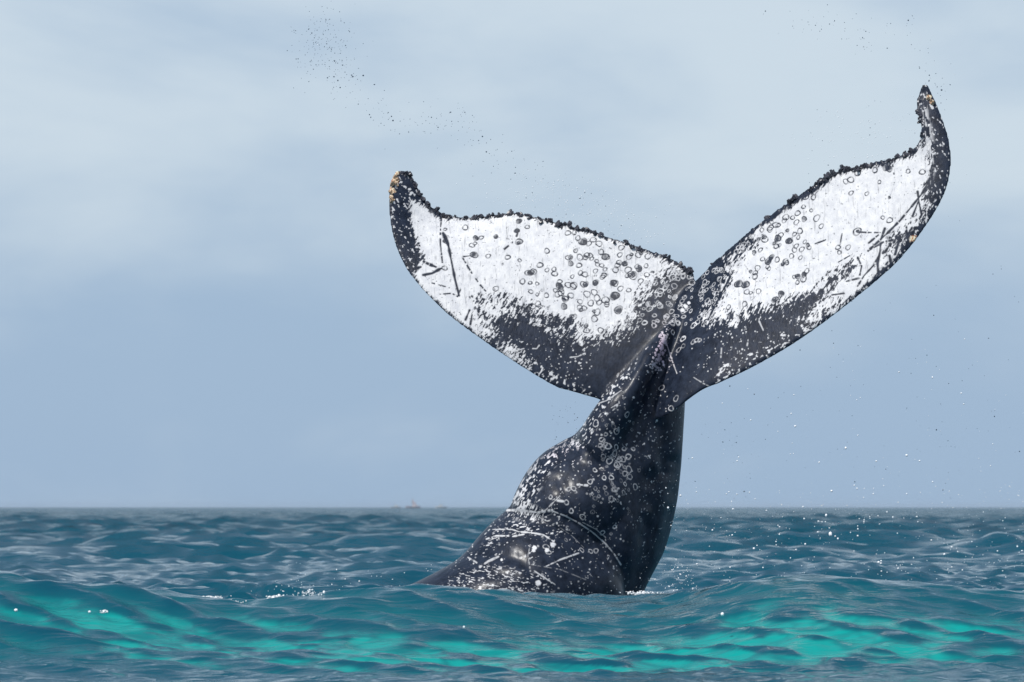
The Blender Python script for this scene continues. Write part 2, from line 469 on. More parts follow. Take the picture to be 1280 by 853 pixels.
# extra smoothing only where the trunk and the flukes blend (soft skin, no seams)
def np_co(me_):
    a = np.empty(len(me_.vertices) * 3, np.float32); me_.vertices.foreach_get('co', a); return a.reshape(-1, 3).astype(float)
co = np_co(me2)
ed = np.empty(len(me2.edges) * 2, np.int32); me2.edges.foreach_get('vertices', ed); ed = ed.reshape(-1, 2)
u_, v_ = to_px(co)
wt = sstep(6, 30, np.minimum(np.minimum(u_ - 690, 905 - u_), np.minimum(v_ - 350, 640 - v_)))
wt2 = np.clip(0.07 * sstep(560, 620, v_) + wt * 1.0, 0, 1) * 0.6
deg = np.bincount(ed.ravel(), minlength=len(co))[:, None].clip(1)
for it in range(60):
    acc = np.zeros_like(co)
    for a_ in range(3):
        acc[:, a_] = np.bincount(ed[:, 0], co[ed[:, 1], a_], len(co)) + np.bincount(ed[:, 1], co[ed[:, 0], a_], len(co))
    co += wt2[:, None] * (acc / deg - co)
me2.vertices.foreach_set('co', co.astype(np.float32).ravel()); me2.update()
bpy.data.objects.remove(raw)
# refine the mesh where the photograph shows it (one split of every quad that faces this way)
nfc = len(me2.polygons)
lt = np.empty(nfc, np.int32); me2.polygons.foreach_get('loop_total', lt)
lv = np.empty(len(me2.loops), np.int32); me2.loops.foreach_get('vertex_index', lv)
le = np.empty(len(me2.loops), np.int32); me2.loops.foreach_get('edge_index', le)
ls = np.r_[0, np.cumsum(lt)[:-1]]
pn = np.empty(nfc * 3, np.float32); me2.polygons.foreach_get('normal', pn); pn = pn.reshape(-1, 3)
quad = lt == 4
selF = quad & (pn[:, 1] < 0.12) & (co[lv[ls], 2] > -0.30)
qs = ls[selF]; qv = lv[qs[:, None] + np.arange(4)]; qe = le[qs[:, None] + np.arange(4)]
ue, inv = np.unique(qe, return_inverse=True); inv = inv.reshape(qe.shape)
nv = len(co)
mid = co[ed[ue]].mean(1); cen = co[qv].mean(1)
newco = np.concatenate([co, mid, cen])
me_ = nv + inv; ce_ = nv + len(ue) + np.arange(len(qv))
sub = np.concatenate([np.stack([qv[:, j_], me_[:, j_], ce_, me_[:, (j_ + 3) % 4]], 1) for j_ in range(4)])
emap = np.full(len(ed), -1); emap[ue] = nv + np.arange(len(ue))
loops, tots = [sub.ravel()], [np.full(len(sub), 4)]
rest = np.where(~selF)[0]
touch = np.array([False] * nfc); hit = np.add.reduceat((emap[le] >= 0).astype(int), ls) > 0
plain = rest[~hit[rest] & quad[rest]]
loops.append(lv[ls[plain][:, None] + np.arange(4)].ravel()); tots.append(np.full(len(plain), 4))
oth = rest[hit[rest] | ~quad[rest]]
ol, ot = [], []
for f_ in oth:
    c_ = 0
    for q_ in range(ls[f_], ls[f_] + lt[f_]):
        ol.append(lv[q_]); c_ += 1
        if emap[le[q_]] >= 0: ol.append(emap[le[q_]]); c_ += 1
    ot.append(c_)
loops.append(np.array(ol, int)); tots.append(np.array(ot, int))
loops = np.concatenate(loops).astype(np.int32); tots = np.concatenate(tots).astype(np.int32)
wme = bpy.data.meshes.new('humpback_whale')
wme.vertices.add(len(newco)); wme.vertices.foreach_set('co', newco.astype(np.float32).ravel())
wme.loops.add(len(loops)); wme.loops.foreach_set('vertex_index', loops)
wme.polygons.add(len(tots)); wme.polygons.foreach_set('loop_start', np.r_[0, np.cumsum(tots)[:-1]].astype(np.int32))
wme.update(calc_edges=True); wme.validate()
bpy.data.meshes.remove(me2)
ed = np.empty(len(wme.edges) * 2, np.int32); wme.edges.foreach_get('vertices', ed); ed = ed.reshape(-1, 2)
W = np_co(wme); deg = np.bincount(ed.ravel(), minlength=len(W))[:, None].clip(1)
for it in range(3):
    acc = np.zeros_like(W)
    for a_ in range(3):
        acc[:, a_] = np.bincount(ed[:, 0], W[ed[:, 1], a_], len(W)) + np.bincount(ed[:, 1], W[ed[:, 0], a_], len(W))
    W += 0.5 * (acc / deg - W)
wme.vertices.foreach_set('co', W.astype(np.float32).ravel()); wme.update()
NRM = np.empty(len(W) * 3, np.float32); wme.vertices.foreach_get('normal', NRM); NRM = NRM.reshape(-1, 3).astype(float)
W_ALL = W
VIS = np.where((NRM[:, 1] < 0.25) & (W[:, 2] > -0.3))[0]
W = W[VIS]; NRM = NRM[VIS]
print('whale verts', len(W)); tick('remesh')
U, Vv = to_px(W)
def line_d(u, v, pts):
    pts = np.array(pts, float); best = np.full(u.shape, 1e9)
    for i in range(len(pts) - 1):
        a_, b_ = pts[i], pts[i + 1]; e = b_ - a_
        t_ = np.clip(((u - a_[0]) * e[0] + (v - a_[1]) * e[1]) / (e @ e), 0, 1)
        best = np.minimum(best, np.hypot(u - a_[0] - t_ * e[0], v - a_[1] - t_ * e[1]))
    return best
# folds of skin (negative: groove, positive: ridge)
off = np.zeros(len(W))
for pts_, wd_, dp_ in [([(706, 545), (722, 553), (736, 566), (748, 584)], 5, -.022), ([(640, 643), (672, 646), (694, 645), (722, 659), (745, 676), (764, 694), (779, 714), (787, 744)], 7, -.022),
        ([(655, 650), (690, 653), (718, 668), (742, 688), (762, 712), (772, 744)], 13, .014), ([(660, 608), (676, 590), (700, 574), (716, 566)], 6, -.014), ([(655, 618), (668, 600), (684, 586)], 9, .018),
        ([(796, 745), (806, 700), (812, 650), (815, 600)], 12, -.03), ([(832, 690), (842, 640), (846, 580)], 10, -.02), ([(770, 470), (752, 500), (738, 530)], 7, .02),
        ([(792, 452), (778, 485), (768, 520), (764, 550)], 10, -.018), ([(700, 600), (712, 625), (716, 650)], 9, -.015), ([(590, 695), (620, 690), (650, 700), (690, 735)], 9, -.016), ([(560, 722), (600, 712), (640, 722), (670, 742)], 8, -.014),
        ([(760, 560), (772, 600), (778, 650), (784, 690)], 16, .02), ([(812, 500), (826, 540), (832, 590)], 8, -.02)]:
    dd_ = line_d(U, Vv, pts_)
    off += dp_ * np.exp(-(dd_ / wd_) ** 2) * (0.7 + 0.6 * vnoise(U / 14, Vv / 14, 3))
off += 0.006 * (fbm(U / 16, Vv / 28, 6, 3) - .5) * (Vv > 500)
off *= sstep(0.0, .35, -NRM[:, 1]) * ((Vv > 440) & (U < 870)) * np.where(Vv < 540, sstep(40.0, 39.9, W[:, 1]), 1)
W = W + NRM * off[:, None]
# ragged trailing edges: notches bitten into the thin rim
RIM = [((500,213),(512,217),(520,230),(530,246),(541,259),(552,267),(566,268),(597,270),(625,267),(645,265),(662,268),(680,271),(700,278),(725,285),(750,292),(785,303),(820,314),(845,325),(860,333),(870,343)),
       ((880,337),(902,319),(925,299),(947,280),(970,262),(993,247),(1015,231),(1040,215),(1062,208),(1085,203),(1115,196),(1138,187),(1149,173),(1151,158),(1147,142),(1147,126),(1152,113))]
for q_, pl in enumerate(RIM):
    dd_ = line_d(U, Vv, pl)
    k_n = np.clip((vnoise(U / 3.6, Vv / 3.6, 200 + q_) * 1.25 + vnoise(U / 9, Vv / 9, 210 + q_) * .8 - .85), -0.25, 1) * sstep(8, 1, dd_) * (W[:, 2] > 1.8)
    W[:, 2] -= 0.034 * k_n
W_ALL[VIS] = W
wme.vertices.foreach_set('co', W_ALL.astype(np.float32).ravel()); wme.update()
NRM = np.empty(len(W_ALL) * 3, np.float32); wme.vertices.foreach_get('normal', NRM); NRM = NRM.reshape(-1, 3).astype(float)[VIS]
U, Vv = to_px(W)
front = -NRM[:, 1]
print('visible', len(W), 'of', len(W_ALL))

# --- the flecked edge: shallow lumps that break the trailing edge, and folds
# --- paint: share of white pigment on the skin
def poly_sd(u, v, poly):
    """signed distance in px, positive inside"""
    poly = np.array(poly, float); n = len(poly)
    dmin = np.full(u.shape, 1e9); inside = np.zeros(u.shape, bool)
    for i in range(n):
        ax, ay = poly[i]; bx, by = poly[(i + 1) % n]
        ex, ey = bx - ax, by - ay
        t = np.clip(((u - ax) * ex + (v - ay) * ey) / (ex * ex + ey * ey), 0, 1)
        dd = np.hypot(u - ax - t * ex, v - ay - t * ey)
        dmin = np.minimum(dmin, dd)
        c = ((ay > v) != (by > v)) & (u < ex * (v - ay) / (ey if ey else 1e-9) + ax)
        inside ^= c
    return np.where(inside, dmin, -dmin)
fl = front > 0.05
PL = [(513, 250), (524, 253), (542, 268), (556, 273), (600, 273), (645, 268), (662, 271), (690, 278), (740, 292), (790, 307), (822, 319), (852, 336), (840, 350),
      (822, 365), (805, 378), (797, 398), (785, 412), (762, 425), (735, 430), (712, 420), (690, 412), (668, 402), (645, 394),
      (622, 400), (622, 418), (645, 440), (662, 462), (640, 449), (600, 421), (556, 388), (528, 362), (516, 342), (524, 330), (520, 300), (512, 275)]
PR = [(1012, 247), (1030, 231), (1045, 220), (1068, 212), (1100, 207), (1125, 200), (1146, 190), (1152, 172), (1163, 186), (1164, 212), (1158, 240),
      (1162, 256), (1150, 276), (1138, 290), (1128, 302), (1116, 325), (1096, 343), (1070, 366), (1040, 389), (1018, 403), (1008, 396), (1012, 372),
      (985, 380), (950, 388), (925, 398), (895, 402), (884, 400), (892, 380), (898, 362), (902, 340), (908, 322), (928, 305), (950, 285), (973, 268), (994, 254)]
def streak(u, v, ang, lx, ly, s, o=3):
    c, sn = math.cos(ang), math.sin(ang)
    a = u * c + v * sn; b = -u * sn + v * c
    return fbm(a / lx, b / ly, s, o, 0.55)
mask = np.zeros(len(W))
# left
sdL = poly_sd(U, Vv, PL); sdR = poly_sd(U, Vv, PR)
stL = streak(U, Vv, R(-55), 5, 1.3, 3); blL = fbm(U / 9, Vv / 9, 8, 4)
ampL = 10 + 34 * sstep(345, 380, Vv) * sstep(590, 630, U) + 8 * sstep(780, 820, U)
mL = sstep(-1.0, 1.6, (sdL + (1.1 * stL + 0.5 * blL - 0.8 - 0.04) * ampL))
# tip: feathery edge
stR = streak(U, Vv, R(-62), 5, 1.3, 13); blR = fbm(U / 10, Vv / 10, 18, 4)
ampR = 9 + 34 * sstep(345, 375, Vv) * sstep(1075, 1040, U) + 14 * sstep(1120, 1150, U) + 8 * sstep(940, 920, U)
mR = sstep(-1.0, 1.6, (sdR + (1.1 * stR + 0.5 * blR - 0.8 - 0.04) * ampR))
isL = (U < 871)
mask = np.where(isL, mL, mR)
# dark smear on the near fluke and on the far fluke's lower half
def smear(cu, cv, ru, rv, ang, s, dens):
    c, sn = math.cos(ang), math.sin(ang)
    a = ((U - cu) * c + (Vv - cv) * sn) / ru; b = (-(U - cu) * sn + (Vv - cv) * c) / rv
    g = np.exp(-(a * a + b * b)); gate = sstep(.06, .4, g)
    n_ = 1.3 * streak(U, Vv, R(-58), 6, 1.5, s) + 0.8 * fbm(U / 3.2, Vv / 3.2, s + 5, 3) - 0.55
    return gate * sstep(-0.02, 0.12, g * dens + n_ - 1.0)
for a_ in [(1042, 348, 34, 12, R(-38), 31, .66), (1020, 372, 30, 12, R(-30), 33, .74), (1000, 380, 34, 10, R(-20), 35, .68), (1060, 335, 22, 9, R(-45), 37, .6),
           (600, 376, 14, 8, R(10), 41, .66), (645, 384, 46, 16, R(20), 43, .6), (700, 408, 40, 16, R(12), 44, .62), (760, 425, 40, 14, R(-20), 46, .6), (610, 402, 26, 14, R(40), 48, .58), (625, 425, 20, 28, R(40), 45, .66), (690, 400, 40, 10, R(8), 47, .68),
           (1120, 300, 34, 10, R(-52), 49, .6), (930, 312, 30, 10, R(-42), 51, .72), (905, 345, 26, 16, R(-50), 53, .7), (832, 352, 40, 17, R(-20), 55, .78), (815, 388, 32, 22, R(-40), 58, .8), (880, 365, 26, 30, R(-50), 59, .8),
           (800, 400, 24, 12, R(-45), 56, .66), (522, 320, 9, 22, 0, 57, .72)]:
    mask = mask * (1 - smear(*a_))
# fine grey flecks and faint vertical scratches on the white
fine = streak(U, Vv, R(88), 16, 1.3, 77, 3)
mask = mask * (1 - 0.35 * sstep(0.66, 0.8, fine))
mask = mask * (1 - 0.7 * sstep(0.80, 0.86, fbm(U / 2.2, Vv / 2.2, 91, 2)))
# white flecks in the dark zones
def flecks(zone, thr, s, sx=2.2, sy=2.2, ang=0):
    n_ = streak(U, Vv, ang, sx, sy, s, 2)
    return zone * sstep(thr, thr + 0.06, n_)
tipL = sstep(-3, 3, poly_sd(U, Vv, [(484, 208), (505, 208), (545, 262), (514, 256), (516, 300), (524, 335), (560, 392), (620, 440), (600, 430), (540, 385), (500, 335), (484, 300)]))
tipR = sstep(-3, 3, poly_sd(U, Vv, [(1143, 105), (1165, 105), (1195, 190), (1180, 255), (1130, 325), (1060, 385), (1000, 430), (1030, 400), (1110, 335), (1155, 262), (1163, 215), (1150, 180)]))
mask = np.maximum(mask, .85 * flecks(tipL, .69, 101, 3.2, 2.4, R(60)))
mask = np.maximum(mask, .85 * flecks(tipR, .68, 103, 4.0, 2.2, R(75)))
inner = sstep(0, 8, poly_sd(U, Vv, [(1150, 130), (1162, 130), (1170, 170), (1172, 215), (1160, 250), (1150, 200), (1151, 165)]))
mask = np.maximum(mask, .75 * flecks(inner, .52, 105, 12, 1.6, R(84)))
lowL = sstep(0, 10, poly_sd(U, Vv, [(600, 400), (690, 410), (745, 450), (735, 500), (700, 488), (640, 452)]))
mask = np.maximum(mask, .9 * flecks(lowL, .80, 107, 3.0, 2.0, R(-60)))
edgL = sstep(0, 4, poly_sd(U, Vv, [(640, 430), (690, 462), (740, 490), (738, 502), (700, 490), (640, 455), (615, 434)]))
mask = np.maximum(mask, .9 * flecks(edgL, .62, 109, 4.0, 2.2, R(-55)))
lowR = sstep(0, 10, poly_sd(U, Vv, [(880, 400), (1010, 390), (1010, 425), (900, 480), (850, 500), (870, 440)]))
mask = np.maximum(mask, .9 * flecks(lowR, .81, 111, 3.0, 2.0, R(-60)))
edgR = sstep(0, 5, poly_sd(U, Vv, [(900, 455), (960, 420), (1030, 385), (1050, 390), (980, 440), (890, 486), (890, 470)]))
mask = np.maximum(mask, .9 * flecks(edgR, .67, 113, 4.0, 2.2, R(-30)))
# body flecks: dense where the skin is rubbed
body = (Vv > 490) & (U < 860) | ((Vv > 405) & (U < 850) & (U + Vv > 1238) & (W[:, 1] < 40.1))
bodyf = body.astype(float)
mask = np.maximum(mask, .9 * flecks(bodyf, .80, 121, 2.6, 1.9, R(-40)))
zone1 = sstep(0, 10, poly_sd(U, Vv, [(636, 645), (645, 605), (668, 575), (712, 545), (735, 545), (700, 580), (680, 610), (665, 640), (700, 650), (660, 660)]))
mask = np.maximum(mask, .95 * flecks(zone1, .60, 123, 5.0, 2.0, R(-55)))
zone1b = sstep(-2, 7, poly_sd(U, Vv, [(630, 648), (642, 612), (656, 590), (672, 572), (680, 572), (668, 600), (660, 625), (676, 635), (690, 642), (660, 655)]))
mask = np.maximum(mask, flecks(zone1b, .56, 125, 6.0, 1.4, R(-60)))
zone2 = sstep(0, 12, poly_sd(U, Vv, [(540, 735), (575, 710), (610, 700), (680, 712), (700, 745), (560, 750)]))
mask = np.maximum(mask, .95 * flecks(zone2, .68, 127, 4.0, 1.3, R(12)))
zone3 = sstep(0, 12, poly_sd(U, Vv, [(590, 690), (625, 645), (700, 640), (720, 665), (690, 680), (640, 670), (605, 700)]))
mask = np.maximum(mask, .95 * flecks(zone3, .70, 129, 4.0, 1.4, R(-12)))
zone4 = sstep(0, 8, poly_sd(U, Vv, [(700, 560), (730, 515), (770, 465), (800, 440), (800, 455), (770, 500), (750, 530), (740, 570)]))
mask = np.maximum(mask, .9 * flecks(zone4, .66, 131, 4.0, 1.6, R(-55)))
# back of the flukes stays dark with a few flecks
backm = .8 * sstep(.78, .84, fbm(U / 3, Vv / 3, 141, 2))
mask = np.where(fl | (Vv > 520), mask, backm); FULL_BACK = .8 * sstep(.78, .84, fbm(W_ALL[:, 0] * 60, W_ALL[:, 2] * 60, 141, 2)) * (W_ALL[:, 2] > 1.8)

tick('mask'); SKIN = np.full(len(W), 0.0)      # extra brown stain
facing = np.where(front > 0.1)[0]
fu, fv, fy = U[facing], Vv[facing], W[facing, 1]
def centre(u, v):
    d2 = (fu - u) ** 2 + (fv - v) ** 2
    near = d2 < 9
    if not near.any():
        return facing[np.argmin(d2)]
    cand = np.where(near)[0]
    return facing[cand[np.argmin(fy[cand])]]
def stamp_ring(u, v, r=3.7, val=0.0, wd=1.15, fill=None, gap=True):
    wd = wd * random.uniform(.78, 1.0); r = r * random.uniform(.82, 1.14)
    c = W[centre(u, v)]
    sel = np.where((np.abs(W[:, 0] - c[0]) < .07) & (np.abs(W[:, 2] - c[2]) < .07) & (np.abs(W[:, 1] - c[1]) < .12))[0]
    dd = np.linalg.norm(W[sel] - c, axis=1) / PXM
    an = np.arctan2(W[sel, 2] - c[2], W[sel, 0] - c[0])
    ph = random.uniform(0, 6.28)
    rr = r * (1 + .10 * np.sin(2 * an + ph) + .06 * np.sin(3 * an + ph * 2))
    wdv = wd * (0.62 + .7 * vnoise(an * 1.6 + ph, an * 0 + ph, 9))
    g = 1 - sstep(wdv * .45, wdv * 1.05, np.abs(dd - rr))
    if gap: g = g * (0.55 + 0.45 * sstep(-0.95, -0.3, np.sin(an + ph * 1.7))) 
    if fill is not None:
        f_ = (1 - sstep(r * .7, r * 1.05, dd))
        hi = 1 - 0.5 * sstep(0, 1, np.sin(an + ph)) * sstep(.2, .6, dd / r)
        mask[sel] = mask[sel] * (1 - f_ * fill * hi) + val * f_ * fill * hi
    mask[sel] = mask[sel] * (1 - g) + val * g
def stamp_line(pts, wd=1.3, val=0.0, dash=0.0, fade=0.0):
    if val > 0: wd *= .72; val *= .85; dash = max(dash, .18)
    pts = np.array(pts, float)
    L_ = np.r_[0, np.cumsum(np.hypot(*np.diff(pts, axis=0).T))]
    lo = pts.min(0) - 6; hi = pts.max(0) + 6
    sel = np.where((U > lo[0]) & (U < hi[0]) & (Vv > lo[1]) & (Vv < hi[1]) & (front > 0))[0]
    if not len(sel): return
    best = np.full(len(sel), 1e9); al = np.zeros(len(sel))
    for i in range(len(pts) - 1):
        a_, b_ = pts[i], pts[i + 1]; e = b_ - a_
        t = np.clip(((U[sel] - a_[0]) * e[0] + (Vv[sel] - a_[1]) * e[1]) / (e @ e), 0, 1)
        dd = np.hypot(U[sel] - a_[0] - t * e[0], Vv[sel] - a_[1] - t * e[1])
        q = dd < best
        best = np.where(q, dd, best); al = np.where(q, L_[i] + t * (L_[i + 1] - L_[i]), al)
    w_ = wd * (0.6 + 0.8 * vnoise(al / 5.0, al * 0, int(pts[0, 0])))
    g = 1 - sstep(w_ * .45, w_ * 1.0 + .25, best)
    if dash: g = g * sstep(dash - .15, dash + .1, vnoise(al / 2.5, al * 0 + 3, int(pts[0, 1])))
    mask[sel] = mask[sel] * (1 - g) + val * g

DARK = [(581.5,282,3.5),(557,284,2.2),(600.5,294.5,3.3),(589,304,4),(593,302,3),(610,317.5,3.3),(634,319,3.2),(557.5,333,3.6),(620.5,358.5,3.4),
 (648,274,3.6),(657.5,281.5,3),(645,286,3),(647.5,300,4.4),(649,323,2.8),(683.5,311,3.2),(708.5,289,3.8),(716.5,288.5,3),(722,295,3.6),(725,300,3.2),(728,301,3.6),
 (734.5,302.5,3.6),(741,297,4.2),(747.5,302.5,3.6),(718.5,311,2.4),(732.5,316,3.2),(737,317,3.4),(745.5,324,2.4),(756,318,3.8),(750,313,3.2),(723.5,329,3.4),
 (724.5,339,3.4),(730.5,340.5,4),(674,329,3.6),(682,335.5,3.2),(692.5,334,3.5),(692,340,3.6),(658,338.5,3.8),(666.5,337,3.8),(652.5,349.5,3.8),(662.5,351,2.6),(671,352,2.6),
 (698,350,3.2),(710,353.5,4.2),(716.5,354,4),(728,353.5,4.2),(662,362.5,3.5),(671.5,365.5,2.6),(682,367,3.3),(693,361,3),(697,365,4.2),(700,357,3),
 (705.5,371.5,4.3),(713,367,3.4),(732.5,365.5,4.5),(742,363,4.2),(746,370,3.8),(755.5,373,4.2),(737.5,376.5,3.5),(723.5,375,3.7),(723.5,381.5,3.3),(746,387.5,4),(743,396,4),
 (716,394,3.4),(665,380,3.6),(671.5,378,3.4),(674,381,3),(732,411,4),(750,411,4.6),(757,417,4),(775.5,307,3.8),(773.5,316.5,3),(785.5,319,4),(770.5,329.5,3.8),(768,335,3.6),
 (780,327.5,3.4),(784,335,4),(796,317,3.6),(799,310,3.2),(794.5,331.5,3.4),(790,341.5,5.6),(790,341.5,2.8),(743,351.5,3.7),(766,351,4),(767,368,5),
 (980,270,4),(988.5,270.5,3.2),(993.5,276,4),(970.5,280,3),(961,283,3.4),(960,285.5,4),(950,286,3.2),(953.5,298.5,4),(970,296.5,4.6),(973,293,4.2),(984,300,4.4),(990.5,291.5,3.2),
 (997.5,287.5,3.6),(1002,257,3),(1011.5,262,2.6),(1018.5,271.5,4),(1024,281.5,3.6),(993,306,3.4),(990.5,311.5,3.6),(999.5,310.5,3.6),(1008.5,309,3.4),(951.5,322,3.8),(945,333,4),
 (969.5,323,3.4),(979.5,325,3.6),(981.5,327,3.2),(1007,336.5,3.8),(941.5,344,3.8),(991,344,3),(1002,347,4),(1014,246,3.4),(1005,245,3.6),(931,364,4.4),(945.5,363,3.4),(929,378,3.6),
 (908.5,382.5,4),(890.5,400,3.8),(995,351,3.2),(936,365,2.6),(1091,212,4),(1061,224,4.2),(1070,214,4),(1086,205,3.2),(1097,226,2.6),(1062,239.5,3),(1132.5,213,3.2),(1151,213,3.6),
 (1101,271,2.6),(1110,274,3.4),(1069,288,4.6),(1081,241,2.4),(1045,308,3.4),(1047,314,3),(1058,308,3.4),(1055,225,3.2),(968,307,3.2),(948,311,3)]
FILLED = [(593,295.5,4),(592,316,4.6),(663,338.5,4),(766,351,4.6),(767,368,5),(772,385,5),(743,351.5,3.8),(658,385,3.6),(712,398,4.6),(698,355,4.4),(609,396,2.6),(970,296.5,4.6),(984,300,4.4),
 (921,353,5.5),(930,354,4.6),(958,325,4.6),(962,320,3.6),(911,393,4.6),(966.5,373,4),(974,366,3.6),(1105,208,4.6),(1109,210,4),(995,344,3),(648,274,3),(620,293,2.2),(1109,246,1.6),(745,286,3),(797,334,4.6),
 (780,327,3.6),(557,299,3.6),(728,300,3.6),(790,341,3),(731,353,3),(645,286,3.4),(705,372,2.4),(1070,288,2.4),(648,301,2.2),(1002,343,3),(976,329,3)]
for (a_, b_, r_) in FILLED: stamp_ring(a_, b_, r_, 0.0, 1.2, fill=.95)
for (a_, b_, r_) in DARK: stamp_ring(a_, b_, r_ * .93, 0.02, 1.15)
for _ in range(46):      # more scattered towards the root of the far fluke
    a_ = random.uniform(700, 815); b_ = random.uniform(312, 408)
    stamp_ring(a_, b_, random.uniform(2.2, 3.8), 0.0, 1.0, fill=random.choice([None, None, .7]))
for _ in range(26):
    a_ = random.uniform(925, 1010); b_ = 640 - a_ * .36 + random.uniform(-28, 40)
    stamp_ring(a_, b_, random.uniform(2.2, 3.6), 0.0, 1.0, fill=random.choice([None, None, .7]))
# white rings on the dark middle
def in_poly(u, v, poly):
    return poly_sd(np.array([u]), np.array([v]), poly)[0] > 0
Z1 = [(798, 325), (862, 335), (868, 350), (940, 292), (925, 325), (885, 405), (850, 408), (832, 404), (800, 412), (790, 395), (805, 375)]
n_ = 0
while n_ < 150:
    a_ = random.uniform(788, 942); b_ = random.uniform(290, 414)
    if in_poly(a_, b_, Z1):
        stamp_ring(a_, b_, random.uniform(1.4, 3.6), random.uniform(.5, .95), random.uniform(.75, 1.05)); n_ += 1
Z2 = [(850, 400), (890, 400), (870, 425), (840, 430), (800, 420)]
for _ in range(14):
    a_ = random.uniform(790, 890); b_ = random.uniform(395, 425)
    if in_poly(a_, b_, Z2): stamp_ring(a_, b_, random.uniform(2.5, 4), .95, 1.0)
WHITE = [(833,402,3),(841,400,5),(864,426,4),(868,424,3.6),(872,424,3),(851,432,4),(846,436,4),(836,447,3.6),(816,473.5,3.8),(825,483.5,4.6),(808,491.5,4.2),(842,497.5,4),(836.5,508.5,4),(786.5,519.5,3.6),
 (742.5,528,4.4),(773,541.5,4.4),(754,547.5,4),(763,557.3,4.6),(760,556,3.2),(773,560.5,3.8),(783,561,3.6),(771,568,4.2),(788,570,4),(781,573.5,3.8),(764.5,577.5,4),(774,580,5),(774.5,583,3),(756.5,573,3.8),
 (745.5,585.5,3.6),(756.5,595,3.6),(767,596.5,4),(739.5,600,3.6),(788.5,585.5,4.4),(784,591.5,4.2),(790,595.5,4),(715.5,608.5,3.8),(709.5,609,3),(771,610.5,3.8),(766.5,622.5,4.6),(782.5,615,3.4),(797,608,4),
 (709.5,626,3.6),(714.5,642,3.4),(730.5,648.5,4.4),(729.5,686,4.2),(740,687,4),(747,687,4),(752,563,3),(748,556,3),(777,574,3.6),(768,571,3.2),(686,620,3),(755,668,3),(794,560,2.6),(784,604,2.8),(771,660,2.6),(687,688,3.6),(684,681,4)]
for (a_, b_, r_) in WHITE: stamp_ring(a_, b_, r_ * .84, random.uniform(.45, .85), .95, gap=True)
for _ in range(60):
    a_ = random.gauss(768, 22); b_ = random.gauss(585, 42)
    if a_ < 815: stamp_ring(a_, b_, random.uniform(1.0, 2.4), random.uniform(.15, .5), .8)
# scars
for p_, w_, d_ in [([(552,270),(550.5,290),(550.5,305),(553,328)],1.2,.25),([(554,292),(558,300),(560,306)],3.2,0),([(560,304),(564,325),(569,350),(574,370)],2.0,0),
    ([(578,322),(590,342),(600,356),(607,364)],1.3,.35),([(580,321),(588,320)],1.0,.3),([(529,344),(540,342),(551,336)],2.2,0),([(629,313),(640,304),(646,295),(648,288)],1.4,.3),
    ([(587,388),(582,400)],1.6,0),([(590,394),(588,406)],1.5,0),([(504,312),(520,322),(535,330),(545,334)],2.2,.25),([(512,338),(520,336),(526,334)],2.4,0),([(550,368),(565,367),(572,371)],1.0,.4),
    ([(540,354),(562,360)],.9,.45),([(572,371),(576,362)],1.2,0),
    ([(1170,200),(1164,222),(1152,243),(1140,258),(1125,276),(1110,291),(1097,303),(1085,314)],1.7,.12),([(1069,290),(1085,291),(1100,291)],1.3,.35),
    ([(1147,240),(1149,255),(1152,268)],1.6,0),([(1148,252),(1141,270),(1138,279)],1.5,.15),([(1152,250),(1162,247),(1167,250)],1.5,0),
    ([(1106,286),(1101,300),(1100,315),(1097,330),(1098,344)],1.8,.1),([(1100,318),(1092,332),(1080,345),(1072,358)],1.4,.2),([(1098,294),(1086,304)],1.4,.2),([(1104,303),(1087,313)],1.3,.25),
    ([(1127,293),(1118,300),(1108,302)],1.5,.2),([(1124,300),(1119,318)],2.2,0),([(1112,320),(1114,332),(1118,336)],2.2,0),([(1140,285),(1135,293)],1.4,0),([(1113,305),(1106,316)],1.8,.2),
    ([(1048,328),(1062,320)],1.2,.2),([(1072,322),(1077,333),(1074,348),(1058,352)],1.3,.2),([(1133,284),(1134,294),(1140,290),(1146,287)],1.3,.1),([(1040,369),(1055,367)],1.3,0),
    ([(1115,200),(1118,222)],1.1,.3),([(1019,305),(1030,301),(1032,300)],1.1,.15),([(1053,290),(1050,306)],.9,.3),([(937,398),(945,352),(930,330)],.01,0),
    ([(885,400),(895,380),(908,355),(916,341)],1.6,.15)]:
    stamp_line(p_, w_, 0.0, d_)
